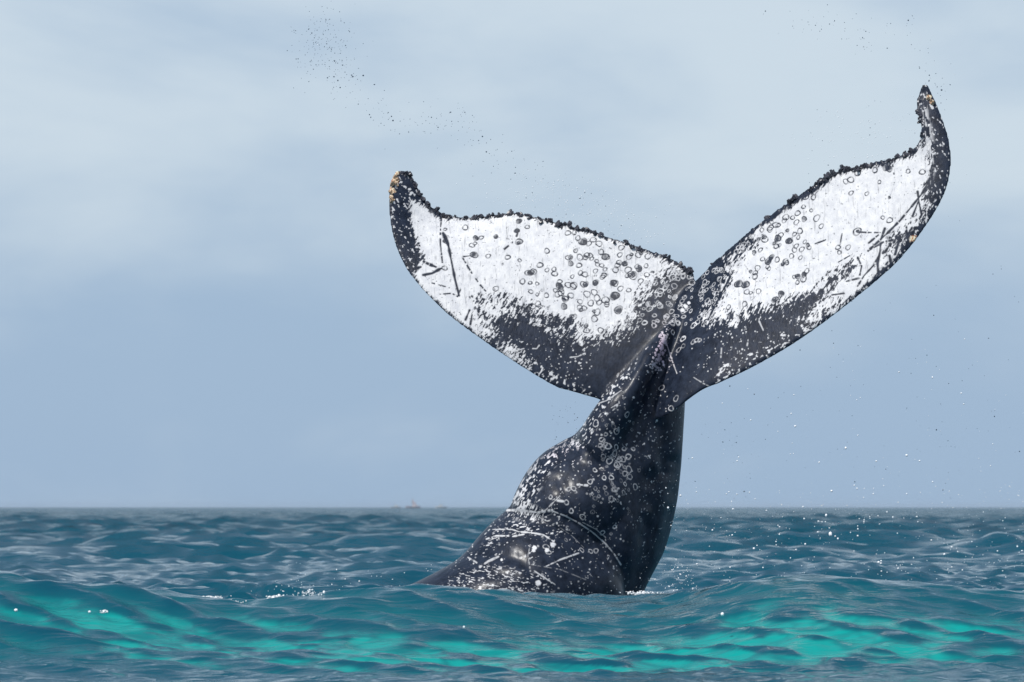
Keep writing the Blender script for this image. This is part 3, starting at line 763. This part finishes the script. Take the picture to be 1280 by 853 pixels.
for p_, w_, d_, vl in [([(690,639),(706,645),(722,653),(740,665),(757,680),(768,693),(776,706)],1.15,0,.95),([(728,653),(745,662),(757,672)],.7,.2,.6),([(634,638),(650,638),(672,641),(690,638)],2.4,.2,1),([(682,638),(692,628),(700,620)],1.0,.3,.8),
    ([(606,668),(612,662),(640,662),(652,666)],1.0,.3,.9),([(651,665),(664,666),(680,669),(692,677)],1.5,.1,1),([(683,708),(700,700),(725,691)],1.4,.1,.95),([(600,709),(610,702),(623,696)],1.9,.3,.8),([(585,697),(595,703),(600,708)],1.4,.3,.8),
    ([(608,674),(620,670),(638,670)],1.8,.3,1),([(640,671),(655,668)],1.6,.2,1),([(663,680),(660,695),(663,714)],.9,.25,.5),([(738,508),(758,501),(777,488)],1.0,0,.7),([(764,510),(774,504),(773,499)],.9,.1,.8),
    ([(832,426),(838,445),(846,467)],.9,0,.9),([(867,472),(880,480),(892,486)],1.0,0,.7),([(713,447),(722,446),(731,442)],1.2,0,.9),([(949,402),(954,413)],1.3,0,.9),([(935,425),(934,432)],1.2,0,.8),([(902,434),(901,447)],1.0,0,.7),
    ([(666,436),(671,436),(674,432)],1.1,0,.9),([(640,440),(655,436)],1.3,.1,.9),([(722,580),(727,573)],1.2,0,.6),([(722,606),(734,607)],2.0,.15,1),([(697,626),(704,627)],2.0,.1,1),([(668,714),(680,722),(694,731)],1.2,.2,.9),
    ([(664,706),(700,712),(740,728)],.7,.35,.35),([(700,660),(715,670),(735,690)],.6,.4,.35),([(668,568),(690,560),(712,548)],.9,.4,.6)]:
    stamp_line(p_, w_, vl, d_)
# blotches
def blot(u, v, r, val=1.0):
    sel = np.where((np.abs(U - u) < r * 2) & (np.abs(Vv - v) < r * 2) & (front > 0))[0]
    dd = np.hypot(U[sel] - u, Vv[sel] - v) * (.75 + .5 * vnoise(U[sel] / 1.6, Vv[sel] / 1.6, 5))
    g = 1 - sstep(r * .6, r, dd)
    mask[sel] = mask[sel] * (1 - g) + val * g
for a_ in [(691,681,4),(684,688,3.4),(673,729,4),(627,700,2),(616,732,2),(668,685,3.4),(667,688,3),(783,472,2),(857,383,3),(853,388,3),(861,379,2.4),(757,517,1.8),(792,497,1.6),(821,526,1.6)]: blot(*a_)
for _ in range(110):     # triangular pinkish patch under the flukes
    t_ = random.random() ** .7
    blot(833 - 15 * t_ + random.gauss(0, 1 + 4.5 * t_), 410 + 55 * t_ + random.gauss(0, 2), random.uniform(.8, 1.9), random.uniform(.7, 1))
for _ in range(420):
    a_ = random.uniform(560, 840); b_ = random.uniform(430, 745)
    if (b_ < 520 and (a_ < 745 or a_ + b_ < 1238)): continue
    blot(a_, b_, random.uniform(.7, 1.7) * (1 if a_ < 790 else .7), random.uniform(.3, .85) * (1 if a_ < 780 else .3))
for _ in range(60):
    blot(random.uniform(640, 745), random.uniform(425, 490), random.uniform(.6, 1.3), .8)
    blot(random.uniform(850, 1000), random.uniform(405, 480), random.uniform(.6, 1.4), .8)
# growth on the two tips: orange-brown
org = np.zeros(len(W))
for (a_, b_, r_) in [(494,225,5),(490,238,4.5),(489,247,3.5),(495,216,3.5),(1161,122,3.5),(1165,127,3),(1141,298,5),(1096,305,0)]:
    if r_: org = np.maximum(org, (1 - sstep(r_ * .6, r_ * 1.1, np.hypot(U - a_, Vv - b_) * (.6 + .8 * vnoise(U / 2.5, Vv / 2.5, 9)))))
pink = np.exp(-((U - 826) / 12) ** 2 - ((Vv - 440) / 26) ** 2) * .8 + np.exp(-((U - 712) / 40) ** 2 - ((Vv - 568) / 10) ** 2) * .25
wm, t, b = new_mat('whale_skin')
rgb = np.zeros((len(W_ALL), 4), np.float32); rgb[:, 3] = 1; rgb[:, 0] = FULL_BACK
rgb[VIS, 0] = np.clip(mask, 0, 1); rgb[VIS, 1] = org; rgb[VIS, 2] = pink
ca = wme.color_attributes.new('pigment', 'FLOAT_COLOR', 'POINT')
ca.data.foreach_set('color', rgb.ravel())
# raised rims: white pigment on dark skin is scar tissue, a hair proud
wme.materials.clear(); wme.materials.append(wm)
wme.polygons.foreach_set('use_smooth', np.ones(len(wme.polygons), bool))
whale = bpy.data.objects.new('humpback_whale', wme); col.objects.link(whale)
tag(whale, 'humpback whale raising its black and white tail flukes out of the sea', 'whale')

a_n = N(t, 'ShaderNodeAttribute'); a_n.attribute_name = 'pigment'
sp = N(t, 'ShaderNodeSeparateColor'); t.links.new(a_n.outputs['Color'], sp.inputs[0])
tcn = N(t, 'ShaderNodeTexCoord')
nn = N(t, 'ShaderNodeTexNoise'); nn.inputs['Scale'].default_value = 14; nn.inputs['Detail'].default_value = 6; nn.inputs['Roughness'].default_value = .65
t.links.new(tcn.outputs['Object'], nn.inputs['Vector'])
dk = N(t, 'ShaderNodeMix', data_type='RGBA')
dk.inputs['A'].default_value = (0.006, 0.010, 0.020, 1); dk.inputs['B'].default_value = (0.024, 0.033, 0.056, 1)
mr0 = N(t, 'ShaderNodeMapRange'); mr0.inputs['From Min'].default_value = .35; mr0.inputs['From Max'].default_value = .7
t.links.new(nn.outputs['Fac'], mr0.inputs['Value']); t.links.new(mr0.outputs[0], dk.inputs['Factor'])
wh = N(t, 'ShaderNodeMix', data_type='RGBA')
wh.inputs['A'].default_value = (0.60, 0.605, 0.63, 1); wh.inputs['B'].default_value = (0.79, 0.785, 0.78, 1)
t.links.new(mr0.outputs[0], wh.inputs['Factor'])
whp = N(t, 'ShaderNodeMix', data_type='RGBA'); whp.inputs['B'].default_value = (0.80, 0.58, 0.74, 1)
t.links.new(sp.outputs[2], whp.inputs['Factor']); t.links.new(wh.outputs['Result'], whp.inputs['A'])
mx = N(t, 'ShaderNodeMix', data_type='RGBA')
t.links.new(sp.outputs[0], mx.inputs['Factor']); t.links.new(dk.outputs['Result'], mx.inputs['A']); t.links.new(whp.outputs['Result'], mx.inputs['B'])
om = N(t, 'ShaderNodeMix', data_type='RGBA')
n3 = N(t, 'ShaderNodeTexNoise'); n3.inputs['Scale'].default_value = 60
t.links.new(tcn.outputs['Object'], n3.inputs['Vector'])
orc = N(t, 'ShaderNodeMix', data_type='RGBA'); orc.inputs['A'].default_value = (.36, .13, .05, 1); orc.inputs['B'].default_value = (.72, .66, .48, 1)
mr3 = N(t, 'ShaderNodeMapRange'); mr3.inputs['From Min'].default_value = .42; mr3.inputs['From Max'].default_value = .56
t.links.new(n3.outputs['Fac'], mr3.inputs['Value']); t.links.new(mr3.outputs[0], orc.inputs['Factor'])
t.links.new(sp.outputs[1], om.inputs['Factor']); t.links.new(mx.outputs['Result'], om.inputs['A']); t.links.new(orc.outputs['Result'], om.inputs['B'])
t.links.new(om.outputs['Result'], b.inputs['Base Color'])
rr_ = N(t, 'ShaderNodeMapRange'); rr_.inputs['To Min'].default_value = .46; rr_.inputs['To Max'].default_value = .55
t.links.new(sp.outputs[0], rr_.inputs['Value']); t.links.new(rr_.outputs[0], b.inputs['Roughness'])
b.inputs['IOR'].default_value = 1.38
b.inputs['Coat Weight'].default_value = 0.36
b.inputs['Coat Roughness'].default_value = 0.24
b.inputs['Specular IOR Level'].default_value = 0.2
b.inputs['Coat IOR'].default_value = 1.33
nb = N(t, 'ShaderNodeTexNoise'); nb.inputs['Scale'].default_value = 38; nb.inputs['Detail'].default_value = 5; nb.inputs['Roughness'].default_value = .6
mpb = N(t, 'ShaderNodeMapping'); mpb.inputs['Scale'].default_value = (1.3, 1, .45); mpb.inputs['Rotation'].default_value = (0, R(20), 0)
t.links.new(tcn.outputs['Object'], mpb.inputs['Vector']); t.links.new(mpb.outputs[0], nb.inputs['Vector'])
addh = N(t, 'ShaderNodeMath', operation='MULTIPLY_ADD'); addh.inputs[1].default_value = .5
t.links.new(sp.outputs[0], addh.inputs[0]); t.links.new(nb.outputs['Fac'], addh.inputs[2])
bpn = N(t, 'ShaderNodeBump'); bpn.inputs['Strength'].default_value = .36; bpn.inputs['Distance'].default_value = .012
t.links.new(addh.outputs[0], bpn.inputs['Height']); t.links.new(bpn.outputs[0], b.inputs['Normal'])
bpc = N(t, 'ShaderNodeBump'); bpc.inputs['Strength'].default_value = .10; bpc.inputs['Distance'].default_value = .01
t.links.new(nb.outputs['Fac'], bpc.inputs['Height']); t.links.new(bpc.outputs[0], b.inputs['Coat Normal'])

# ------------------------------------------------------------------ barnacles along the trailing edges
def simple_mat(name, c, rough=.5, c2=None, scale=80):
    m, t, b = new_mat(name)
    n = N(t, 'ShaderNodeTexNoise'); n.inputs['Scale'].default_value = scale; n.inputs['Detail'].default_value = 3
    tcx = N(t, 'ShaderNodeTexCoord'); t.links.new(tcx.outputs['Object'], n.inputs['Vector'])
    mr = N(t, 'ShaderNodeMapRange'); mr.inputs['From Min'].default_value = .4; mr.inputs['From Max'].default_value = .62
    t.links.new(n.outputs['Fac'], mr.inputs['Value'])
    mi = N(t, 'ShaderNodeMix', data_type='RGBA'); mi.inputs['A'].default_value = (*c, 1)
    mi.inputs['B'].default_value = (*(c2 or [min(1, q * 1.6) for q in c]), 1)
    t.links.new(mr.outputs[0], mi.inputs['Factor']); t.links.new(mi.outputs['Result'], b.inputs['Base Color'])
    b.inputs['Roughness'].default_value = rough
    return m
tick('stamps'); M_barn = simple_mat('barnacle_dark', (.012, .013, .02), .3, (.09, .09, .11), 45)
M_barn_o = simple_mat('barnacle_orange', (.30, .12, .05), .5, (.70, .62, .45), 45)
def barnacle_mesh(name, mat, seed, tall=1.0):
    """a clump of three rough, crusty cones"""
    rg = random.Random(seed)
    vs = []; fs = []
    for c_ in range(3):
        cx, cy = (0, 0) if c_ == 0 else (rg.uniform(-1, 1), rg.uniform(-1, 1))
        sz = 1 if c_ == 0 else rg.uniform(.4, .75)
        ox, oy = rg.uniform(-.5, .5), rg.uniform(-.5, .5)
        k_ = 5; b0 = len(vs)
        for (r_, h_) in [(.85, -.4), (.8 * rg.uniform(.8, 1.2), .5 * tall), (.42, 1.25 * tall * rg.uniform(.8, 1.2))]:
            for j in range(k_):
                q = rg.uniform(.7, 1.3); a_ = 6.2832 * j / k_ + c_
                vs.append((cx + sz * (r_ * q * math.cos(a_) + ox * h_), cy + sz * (r_ * q * math.sin(a_) + oy * h_), sz * h_ + rg.uniform(-.08, .08)))
        vs.append((cx + sz * ox * tall, cy + sz * oy * tall, sz * 1.1 * tall))
        for i in range(2):
            for j in range(k_):
                fs.append((b0 + i * k_ + j, b0 + i * k_ + (j + 1) % k_, b0 + (i + 1) * k_ + (j + 1) % k_, b0 + (i + 1) * k_ + j))
        for j in range(k_): fs.append((b0 + 2 * k_ + j, b0 + 2 * k_ + (j + 1) % k_, b0 + 3 * k_))
    me = bpy.data.meshes.new(name)
    me.from_pydata(vs, [], fs); me.materials.append(mat)
    return me
BM = [barnacle_mesh('barnacle', M_barn, s_, tl) for s_, tl in ((1, 1), (2, 1.3), (3, .8), (4, 1.6))]
BO = [barnacle_mesh('barnacle', M_barn_o, s_, tl) for s_, tl in ((5, 1), (6, .8))]
_c, _s = 0, 0
def place_barnacle(P, d, r_, mesh):
    o = bpy.data.objects.new('barnacle', mesh); col.objects.link(o); o.parent = whale
    o.location = P
    q = Vector(d).normalized().to_track_quat('Z', 'Y')
    o.rotation_mode = 'QUATERNION'; o.rotation_quaternion = q
    o.scale = (r_, r_, r_ * random.uniform(.8, 1.25))
    return o
def rim(pts, step, rmin, rmax, dens):
    """walk the trailing edge and set barnacles on the rim of the mesh, pointing outward"""
    pts = np.array(pts, float)
    L_ = np.r_[0, np.cumsum(np.hypot(*np.diff(pts, axis=0).T))]
    s = 0.0
    while s < L_[-1]:
        u = np.interp(s, L_, pts[:, 0]); v = np.interp(s, L_, pts[:, 1])
        d2 = (U - u) ** 2 + (Vv - v) ** 2
        i = int(np.argmin(d2))
        u1 = np.interp(s + 3, L_, pts[:, 0]); v1 = np.interp(s + 3, L_, pts[:, 1]); u0 = np.interp(s - 3, L_, pts[:, 0]); v0 = np.interp(s - 3, L_, pts[:, 1])
        tx, tz = (u1 - u0), -(v1 - v0); ln = math.hypot(tx, tz) + 1e-6
        nx_, nz_ = -tz / ln, tx / ln
        den = dens(s / L_[-1])
        cl = vnoise(np.array([s / 9.0]), np.array([.5]), int(pts[0, 0]))[0]
        if random.random() < den * (0.35 + 1.1 * cl):
            r_ = random.uniform(rmin, rmax) * (0.7 + .7 * cl)
            ang = random.gauss(0, .45)
            dx = nx_ * math.cos(ang) - nz_ * math.sin(ang); dz = nx_ * math.sin(ang) + nz_ * math.cos(ang)
            P = W[i] + np.array([nx_, 0, nz_]) * -random.uniform(.0, .02)
            P[1] += random.uniform(-.015, .01)
            place_barnacle(P, (dx, random.uniform(-.9, .1), dz), r_, random.choice(BM))
        s += step * random.uniform(.6, 1.4)
TL = [(500,213),(512,217),(520,230),(530,246),(541,259),(552,267),(566,268),(597,270),(625,267),(645,265),(662,268),(680,271),(700,278),(725,285),(750,292),(785,303),(820,314),(845,325),(860,333),(870,343)]
TR = [(880,337),(902,319),(925,299),(947,280),(970,262),(993,247),(1015,231),(1040,215),(1062,208),(1085,203),(1115,196),(1138,187),(1149,173),(1151,158),(1147,142),(1147,126),(1152,113)]
rim(TL, 3.4, .010, .024, lambda q: 1.0 if q < .55 else .6)
rim(TL, 7, .010, .020, lambda q: .8 if q < .2 else .35)
rim(TR, 3.8, .010, .027, lambda q: .22 if q < .42 else (1.0 if q < .8 else .25))
rim(TR, 8, .010, .024, lambda q: .05 if q < .42 else (.7 if q < .78 else .1))
for (a_, b_, r_) in [(490,228,.024),(493,219,.02),(495,227,.022),(489,237,.02),(490,245,.022),(491,250,.018),(497,222,.016),(1160,121,.016),(1165,127,.018),(1163,124,.012)]:
    i = centre(a_, b_)
    place_barnacle(W[i], NRM[i], r_, BO[0] if a_ > 1000 or random.random() < .6 else BO[1])
nbarn = len([o for o in whale.children])
print('barnacles', nbarn); tick('barn')

# ------------------------------------------------------------------ boats on the horizon
M_hull = simple_mat('boat_hull', (.22, .20, .23), .6, (.28, .25, .28), 2)  # boat colours greyed and lightened to paint in distance haze
M_white = simple_mat('boat_white_paint', (.5, .5, .5), .5, (.6, .6, .6), 2)
M_mast = simple_mat('boat_mast', (.12, .11, .11), .6, (.2, .19, .18), 2)
M_sail = simple_mat('boat_sail', (.30, .27, .31), .8, (.38, .35, .38), 2)
def hull_mesh(L_, B_, H_):
    st = np.linspace(-.5, .5, 13); vs = []; fs = []
    for s_ in st:
        wv = B_ / 2 * (1 - max(0, (s_ - .05) / .45) ** 2.2) * (1 - .25 * max(0, -s_ - .3))
        wv = max(wv, .02)
        sheer = H_ * (1 + .9 * max(0, s_) ** 2 * 2 + .25 * max(0, -s_))
        x_ = s_ * L_
        vs += [(x_, -wv, sheer), (x_, -wv * .82, H_ * .3), (x_, -wv * .3, -.35), (x_, wv * .3, -.35), (x_, wv * .82, H_ * .3), (x_, wv, sheer), (x_, wv * .93, sheer - .12), (x_, -wv * .93, sheer - .12)]
    for i in range(12):
        for j in range(8):
            fs.append((i * 8 + j, i * 8 + (j + 1) % 8, (i + 1) * 8 + (j + 1) % 8, (i + 1) * 8 + j))
    fs.append(tuple(range(7, -1, -1))); fs.append(tuple(96 + j for j in range(8)))
    return vs, fs
def pyobj(name, vs, fs, mat, parent):
    me = bpy.data.meshes.new(name); me.from_pydata([tuple(v) for v in vs], [], fs); me.materials.append(mat)
    o = bpy.data.objects.new(name, me); col.objects.link(o); o.parent = parent; return o
def box(x0, x1, y0, y1, z0, z1, taper=0):
    vs = [(x0, y0, z0), (x1, y0, z0), (x1, y1, z0), (x0, y1, z0), (x0 + taper, y0 + taper, z1), (x1 - taper, y0 + taper, z1), (x1 - taper, y1 - taper, z1), (x0 + taper, y1 - taper, z1)]
    return vs, [(3, 2, 1, 0), (4, 5, 6, 7), (0, 1, 5, 4), (1, 2, 6, 5), (2, 3, 7, 6), (3, 0, 4, 7)]
def pole(p0, p1, r0, r1, k_=8):
    p0, p1 = Vector(p0), Vector(p1); d = (p1 - p0).normalized(); q = d.to_track_quat('Z', 'Y')
    vs = []
    for p_, r_ in ((p0, r0), (p1, r1)):
        for j in range(k_):
            vs.append(p_ + q @ Vector((r_ * math.cos(6.2832 * j / k_), r_ * math.sin(6.2832 * j / k_), 0)))
    fs = [(j, (j + 1) % k_, k_ + (j + 1) % k_, k_ + j) for j in range(k_)] + [tuple(range(k_ - 1, -1, -1)), tuple(range(k_, 2 * k_))]
    return vs, fs
def boat(u, Y, rz, L_, kind, label):
    e = bpy.data.objects.new('sailing_boat' if kind == 'sail' else 'fishing_boat', None); col.objects.link(e)
    x = (u - 640) * K * Y
    e.location = (x, Y, 0.05); e.rotation_euler = (0, 0, rz)
    tag(e, label, 'boat', 'boats far off on the horizon')
    vs, fs = hull_mesh(L_, L_ * .3, L_ * .11); pyobj('hull', vs, fs, M_hull if kind == 'sail' else M_white, e)
    if kind == 'sail':
        pyobj('mast', *pole((L_ * .05, 0, L_ * .08), (L_ * .05, 0, L_ * .72), .09, .05), M_mast, e)
        # sail with belly and thickness
        V_, F_ = [], []
        for i in range(7):
            f = i / 6; zz = L_ * (.14 + .5 * f); wd = L_ * .42 * (1 - f)
            for j in range(5):
                g = j / 4; xx = L_ * .04 - wd * g; yy = .5 * math.sin(math.pi * g) * (1 - f) + .02
                V_.append((xx, yy, zz)); V_.append((xx, yy + .04, zz))
        for i in range(6):
            for j in range(4):
                a_ = (i * 5 + j) * 2; b_ = a_ + 2; c_ = a_ + 10; d_ = c_ + 2
                F_.append((a_, b_, d_, c_)); F_.append((a_ + 1, c_ + 1, d_ + 1, b_ + 1))
        pyobj('sail', V_, F_, M_sail, e)
        pyobj('cabin', *box(-L_ * .2, L_ * .02, -L_ * .08, L_ * .08, L_ * .09, L_ * .16, .1), M_white, e)
    else:
        w_ = pyobj('cabin', *box(-L_ * .12, L_ * .16, -L_ * .1, L_ * .1, L_ * .09, L_ * .26, .15), M_white, e)
        pyobj('mast', *pole((-L_ * .02, 0, L_ * .24), (-L_ * .02, 0, L_ * .55), .08, .05), M_mast, e)
        pyobj('boom', *pole((-L_ * .02, 0, L_ * .3), (-L_ * .42, 0, L_ * .42), .06, .04), M_mast, e)
    return e
boat(516, 4200, R(160), 13.6, 'sail', 'small boat with a brownish sail, the tallest speck on the horizon left of the whale')
boat(495, 4700, R(20), 11.0, 'fish', 'tiny low boat on the horizon, farthest left of the three')
boat(551, 4700, R(200), 12.0, 'fish', 'faint pale boat on the horizon, nearest of the three to the whale')

# ------------------------------------------------------------------ spray and foam
def drops(name, P, rad, mat, label, stretch=None):
    # octahedra rounded into 24-face drops
    base = []
    k_ = 6; prof = [(0, -1), (.78, -.62), (1, 0), (.78, .62), (0, 1)]
    base.append((0, 0, -1))
    for (r_, z_) in prof[1:-1]:
        for j in range(k_): base.append((r_ * math.cos(6.2832 * j / k_), r_ * math.sin(6.2832 * j / k_), z_))
    base.append((0, 0, 1)); base = np.array(base)
    tri = []
    for j in range(k_):
        j2 = (j + 1) % k_
        tri.append((0, 1 + j2, 1 + j)); tri.append((1 + 2 * k_ + j, 1 + 2 * k_ + j2, 1 + 3 * k_))
        for q in range(2):
            a_ = 1 + q * k_ + j; b_ = 1 + q * k_ + j2
            tri.append((a_, b_, b_ + k_)); tri.append((a_, b_ + k_, a_ + k_))
    tri = np.array(tri)
    n = len(P)
    sc_ = RNG.uniform(.75, 1.3, (n, 1, 3)) * rad[:, None, None]
    Vx = (base[None] * sc_ + P[:, None, :]).reshape(-1, 3)
    F = (tri[None] + (np.arange(n) * len(base))[:, None, None]).reshape(-1, 3)
    o = mesh_obj(name, Vx, F, mat); tag(o, label, 'spray', None, 'stuff')
    return o
mw, t, b = new_mat('falling_water')
b.inputs['Base Color'].default_value = (.93, .95, .97, 1); b.inputs['Roughness'].default_value = .12; b.inputs['IOR'].default_value = 1.33
nd = N(t, 'ShaderNodeTexNoise'); nd.inputs['Scale'].default_value = 30
t.links.new(N(t, 'ShaderNodeTexCoord').outputs['Object'], nd.inputs['Vector'])
rd = N(t, 'ShaderNodeMapRange'); rd.inputs['To Min'].default_value = .05; rd.inputs['To Max'].default_value = .3
t.links.new(nd.outputs['Fac'], rd.inputs['Value']); t.links.new(rd.outputs[0], b.inputs['Roughness'])
mc, t, b = new_mat('dark_backlit_drop')  # water drops coloured dark to paint in their backlit look
b.inputs['Base Color'].default_value = (.10, .13, .17, 1); b.inputs['Roughness'].default_value = .08; b.inputs['IOR'].default_value = 1.33
nd = N(t, 'ShaderNodeTexNoise'); nd.inputs['Scale'].default_value = 30
t.links.new(N(t, 'ShaderNodeTexCoord').outputs['Object'], nd.inputs['Vector'])
rd = N(t, 'ShaderNodeMapRange'); rd.inputs['To Min'].default_value = .03; rd.inputs['To Max'].default_value = .2
t.links.new(nd.outputs['Fac'], rd.inputs['Value']); t.links.new(rd.outputs[0], b.inputs['Roughness'])

def cloud(n, fn, y0, y1, r0, r1):
    uv = np.array([fn() for _ in range(n)])
    y = RNG.uniform(y0, y1, n)
    return at(uv[:, 0], uv[:, 1], y), (r0 + (r1 - r0) * RNG.random(n) ** 4) * .85
G = random.gauss; UU = random.uniform
def path(pts, su, sv):
    def f():
        i = random.randrange(len(pts) - 1); q = random.random()
        return (pts[i][0] * (1 - q) + pts[i + 1][0] * q + G(0, su), pts[i][1] * (1 - q) + pts[i + 1][1] * q + G(0, sv))
    return f
P1 = [cloud(230, lambda: (G(405, 20), G(55, 24)), 39.5, 41, .003, .0065),
      cloud(70, path([(420, 90), (455, 120), (490, 160)], 12, 9), 39.5, 41, .003, .009),
      cloud(120, path([(500, 165), (545, 140), (580, 150), (610, 190), (660, 215)], 16, 12), 39.5, 41, .003, .009),
      cloud(60, path([(650, 215), (720, 260), (790, 300)], 30, 18), 39.5, 41, .003, .006),
      cloud(60, path([(970, 25), (1040, 20), (1080, 45), (1060, 60)], 22, 10), 39, 40.5, .003, .007),
      cloud(40, path([(1125, 20), (1145, 60), (1165, 100), (1175, 112)], 9, 9), 39, 40.5, .003, .008),
      cloud(110, lambda: (UU(880, 1275), UU(330, 600)), 38.5, 41, .003, .007),
      cloud(30, lambda: (UU(690, 735), UU(500, 560)), 39, 40, .003, .006),
      cloud(50, lambda: (UU(1000, 1200), UU(120, 330)), 38.5, 41, .003, .006)]
drops('water_spray', np.concatenate([p[0] for p in P1]), np.concatenate([p[1] for p in P1]), mc, 'dark fine droplets flung against the sky around the flukes')
P2 = [cloud(420, path([(640, 240), (700, 240), (750, 265), (800, 290)], 34, 15), 39.5, 41, .003, .006),
      cloud(220, path([(1030, 190), (1080, 165), (1130, 160)], 34, 20), 39, 40.5, .003, .006),
      cloud(200, lambda: (UU(860, 1280), 420 + 250 * random.random() ** .7), 37, 42, .003, .009),
      cloud(520, lambda: (UU(830, 1280), 600 + 155 * random.random() ** .8), 36, 43, .003, .010),
      cloud(90, lambda: (G(850, 18), G(722, 14)), 38, 40, .003, .009),
      cloud(30, lambda: (UU(950, 1150), UU(560, 740)), 36, 39, .008, .014),
      cloud(50, path([(330, 748), (370, 738), (400, 730)], 12, 9), 33.2, 34, .003, .010),
      cloud(26, lambda: (UU(360, 540), UU(700, 740)), 33.2, 36, .003, .008),
      cloud(60, lambda: (UU(440, 700), UU(190, 270)), 39.5, 41, .002, .005)]
ex = np.array([(903, 768, .015), (130, 765, .014), (112, 765, .010), (20, 763, .014), (405, 741, .014), (428, 741, .012), (1038, 668, .02), (1063, 730, .024), (580, 784, .01)])
P2.append((at(ex[:, 0], ex[:, 1], np.array([31.4, 31.4, 31.4, 31.4, 33, 33, 38, 37, 31])), ex[:, 2] * .9))
drops('falling_spray', np.concatenate([p[0] for p in P2]), np.concatenate([p[1] for p in P2]), mw, 'white water drops raining down beside the whale and over the wave')

# foam: clumps of little bubbles where water slaps, lying on the sea surface
def foam_at(cl):
    Ps, Rs = [], []
    for (u, v, y, su, sv, n, r) in cl:
        p, q = cloud(n, lambda: (G(u, su), G(v, sv)), y - .15, y + .15, r * .4, r)
        Ps.append(p); Rs.append(q)
    return np.concatenate(Ps), np.concatenate(Rs)
mf = simple_mat('foam_white', (.78, .80, .82), .5, (.86, .87, .88), 40)
p_, r_ = foam_at([(262, 747, 32.9, 9, .8, 90, .012), (284, 753, 32.9, 9, 1.0, 110, .013), (345, 749, 33, 4.5, 2.2, 130, .017), (362, 748, 33, 9, 1.5, 50, .010),
                  (388, 742, 33, 7, 2.0, 50, .009), (805, 743, 36.5, 9, .8, 90, .014), (130, 765, 31.4, 3, 1.2, 16, .009), (798, 741, 37, 12, 1.0, 50, .012)])
o = drops('sea_foam', p_, r_, mf, 'small white splashes of foam along the wave crest and the whale')
o['category'] = 'foam'

# ------------------------------------------------------------------ sea haze
hv, hf = box(-45000, 45000, -60, 15500, -10.0, 6.2)
hm = bpy.data.materials.new('sea_haze'); hm.use_nodes = True
t = hm.node_tree; t.nodes.clear()
ho = N(t, 'ShaderNodeOutputMaterial'); pv = N(t, 'ShaderNodeVolumePrincipled')
pv.inputs['Color'].default_value = (.66, .80, .95, 1); pv.inputs['Density'].default_value = 0.00006
t.links.new(pv.outputs[0], ho.inputs['Volume'])
hz = pyobj('haze', hv, hf, hm, None)
tag(hz, 'thin pale sea haze over the far water', 'haze', None, 'stuff')
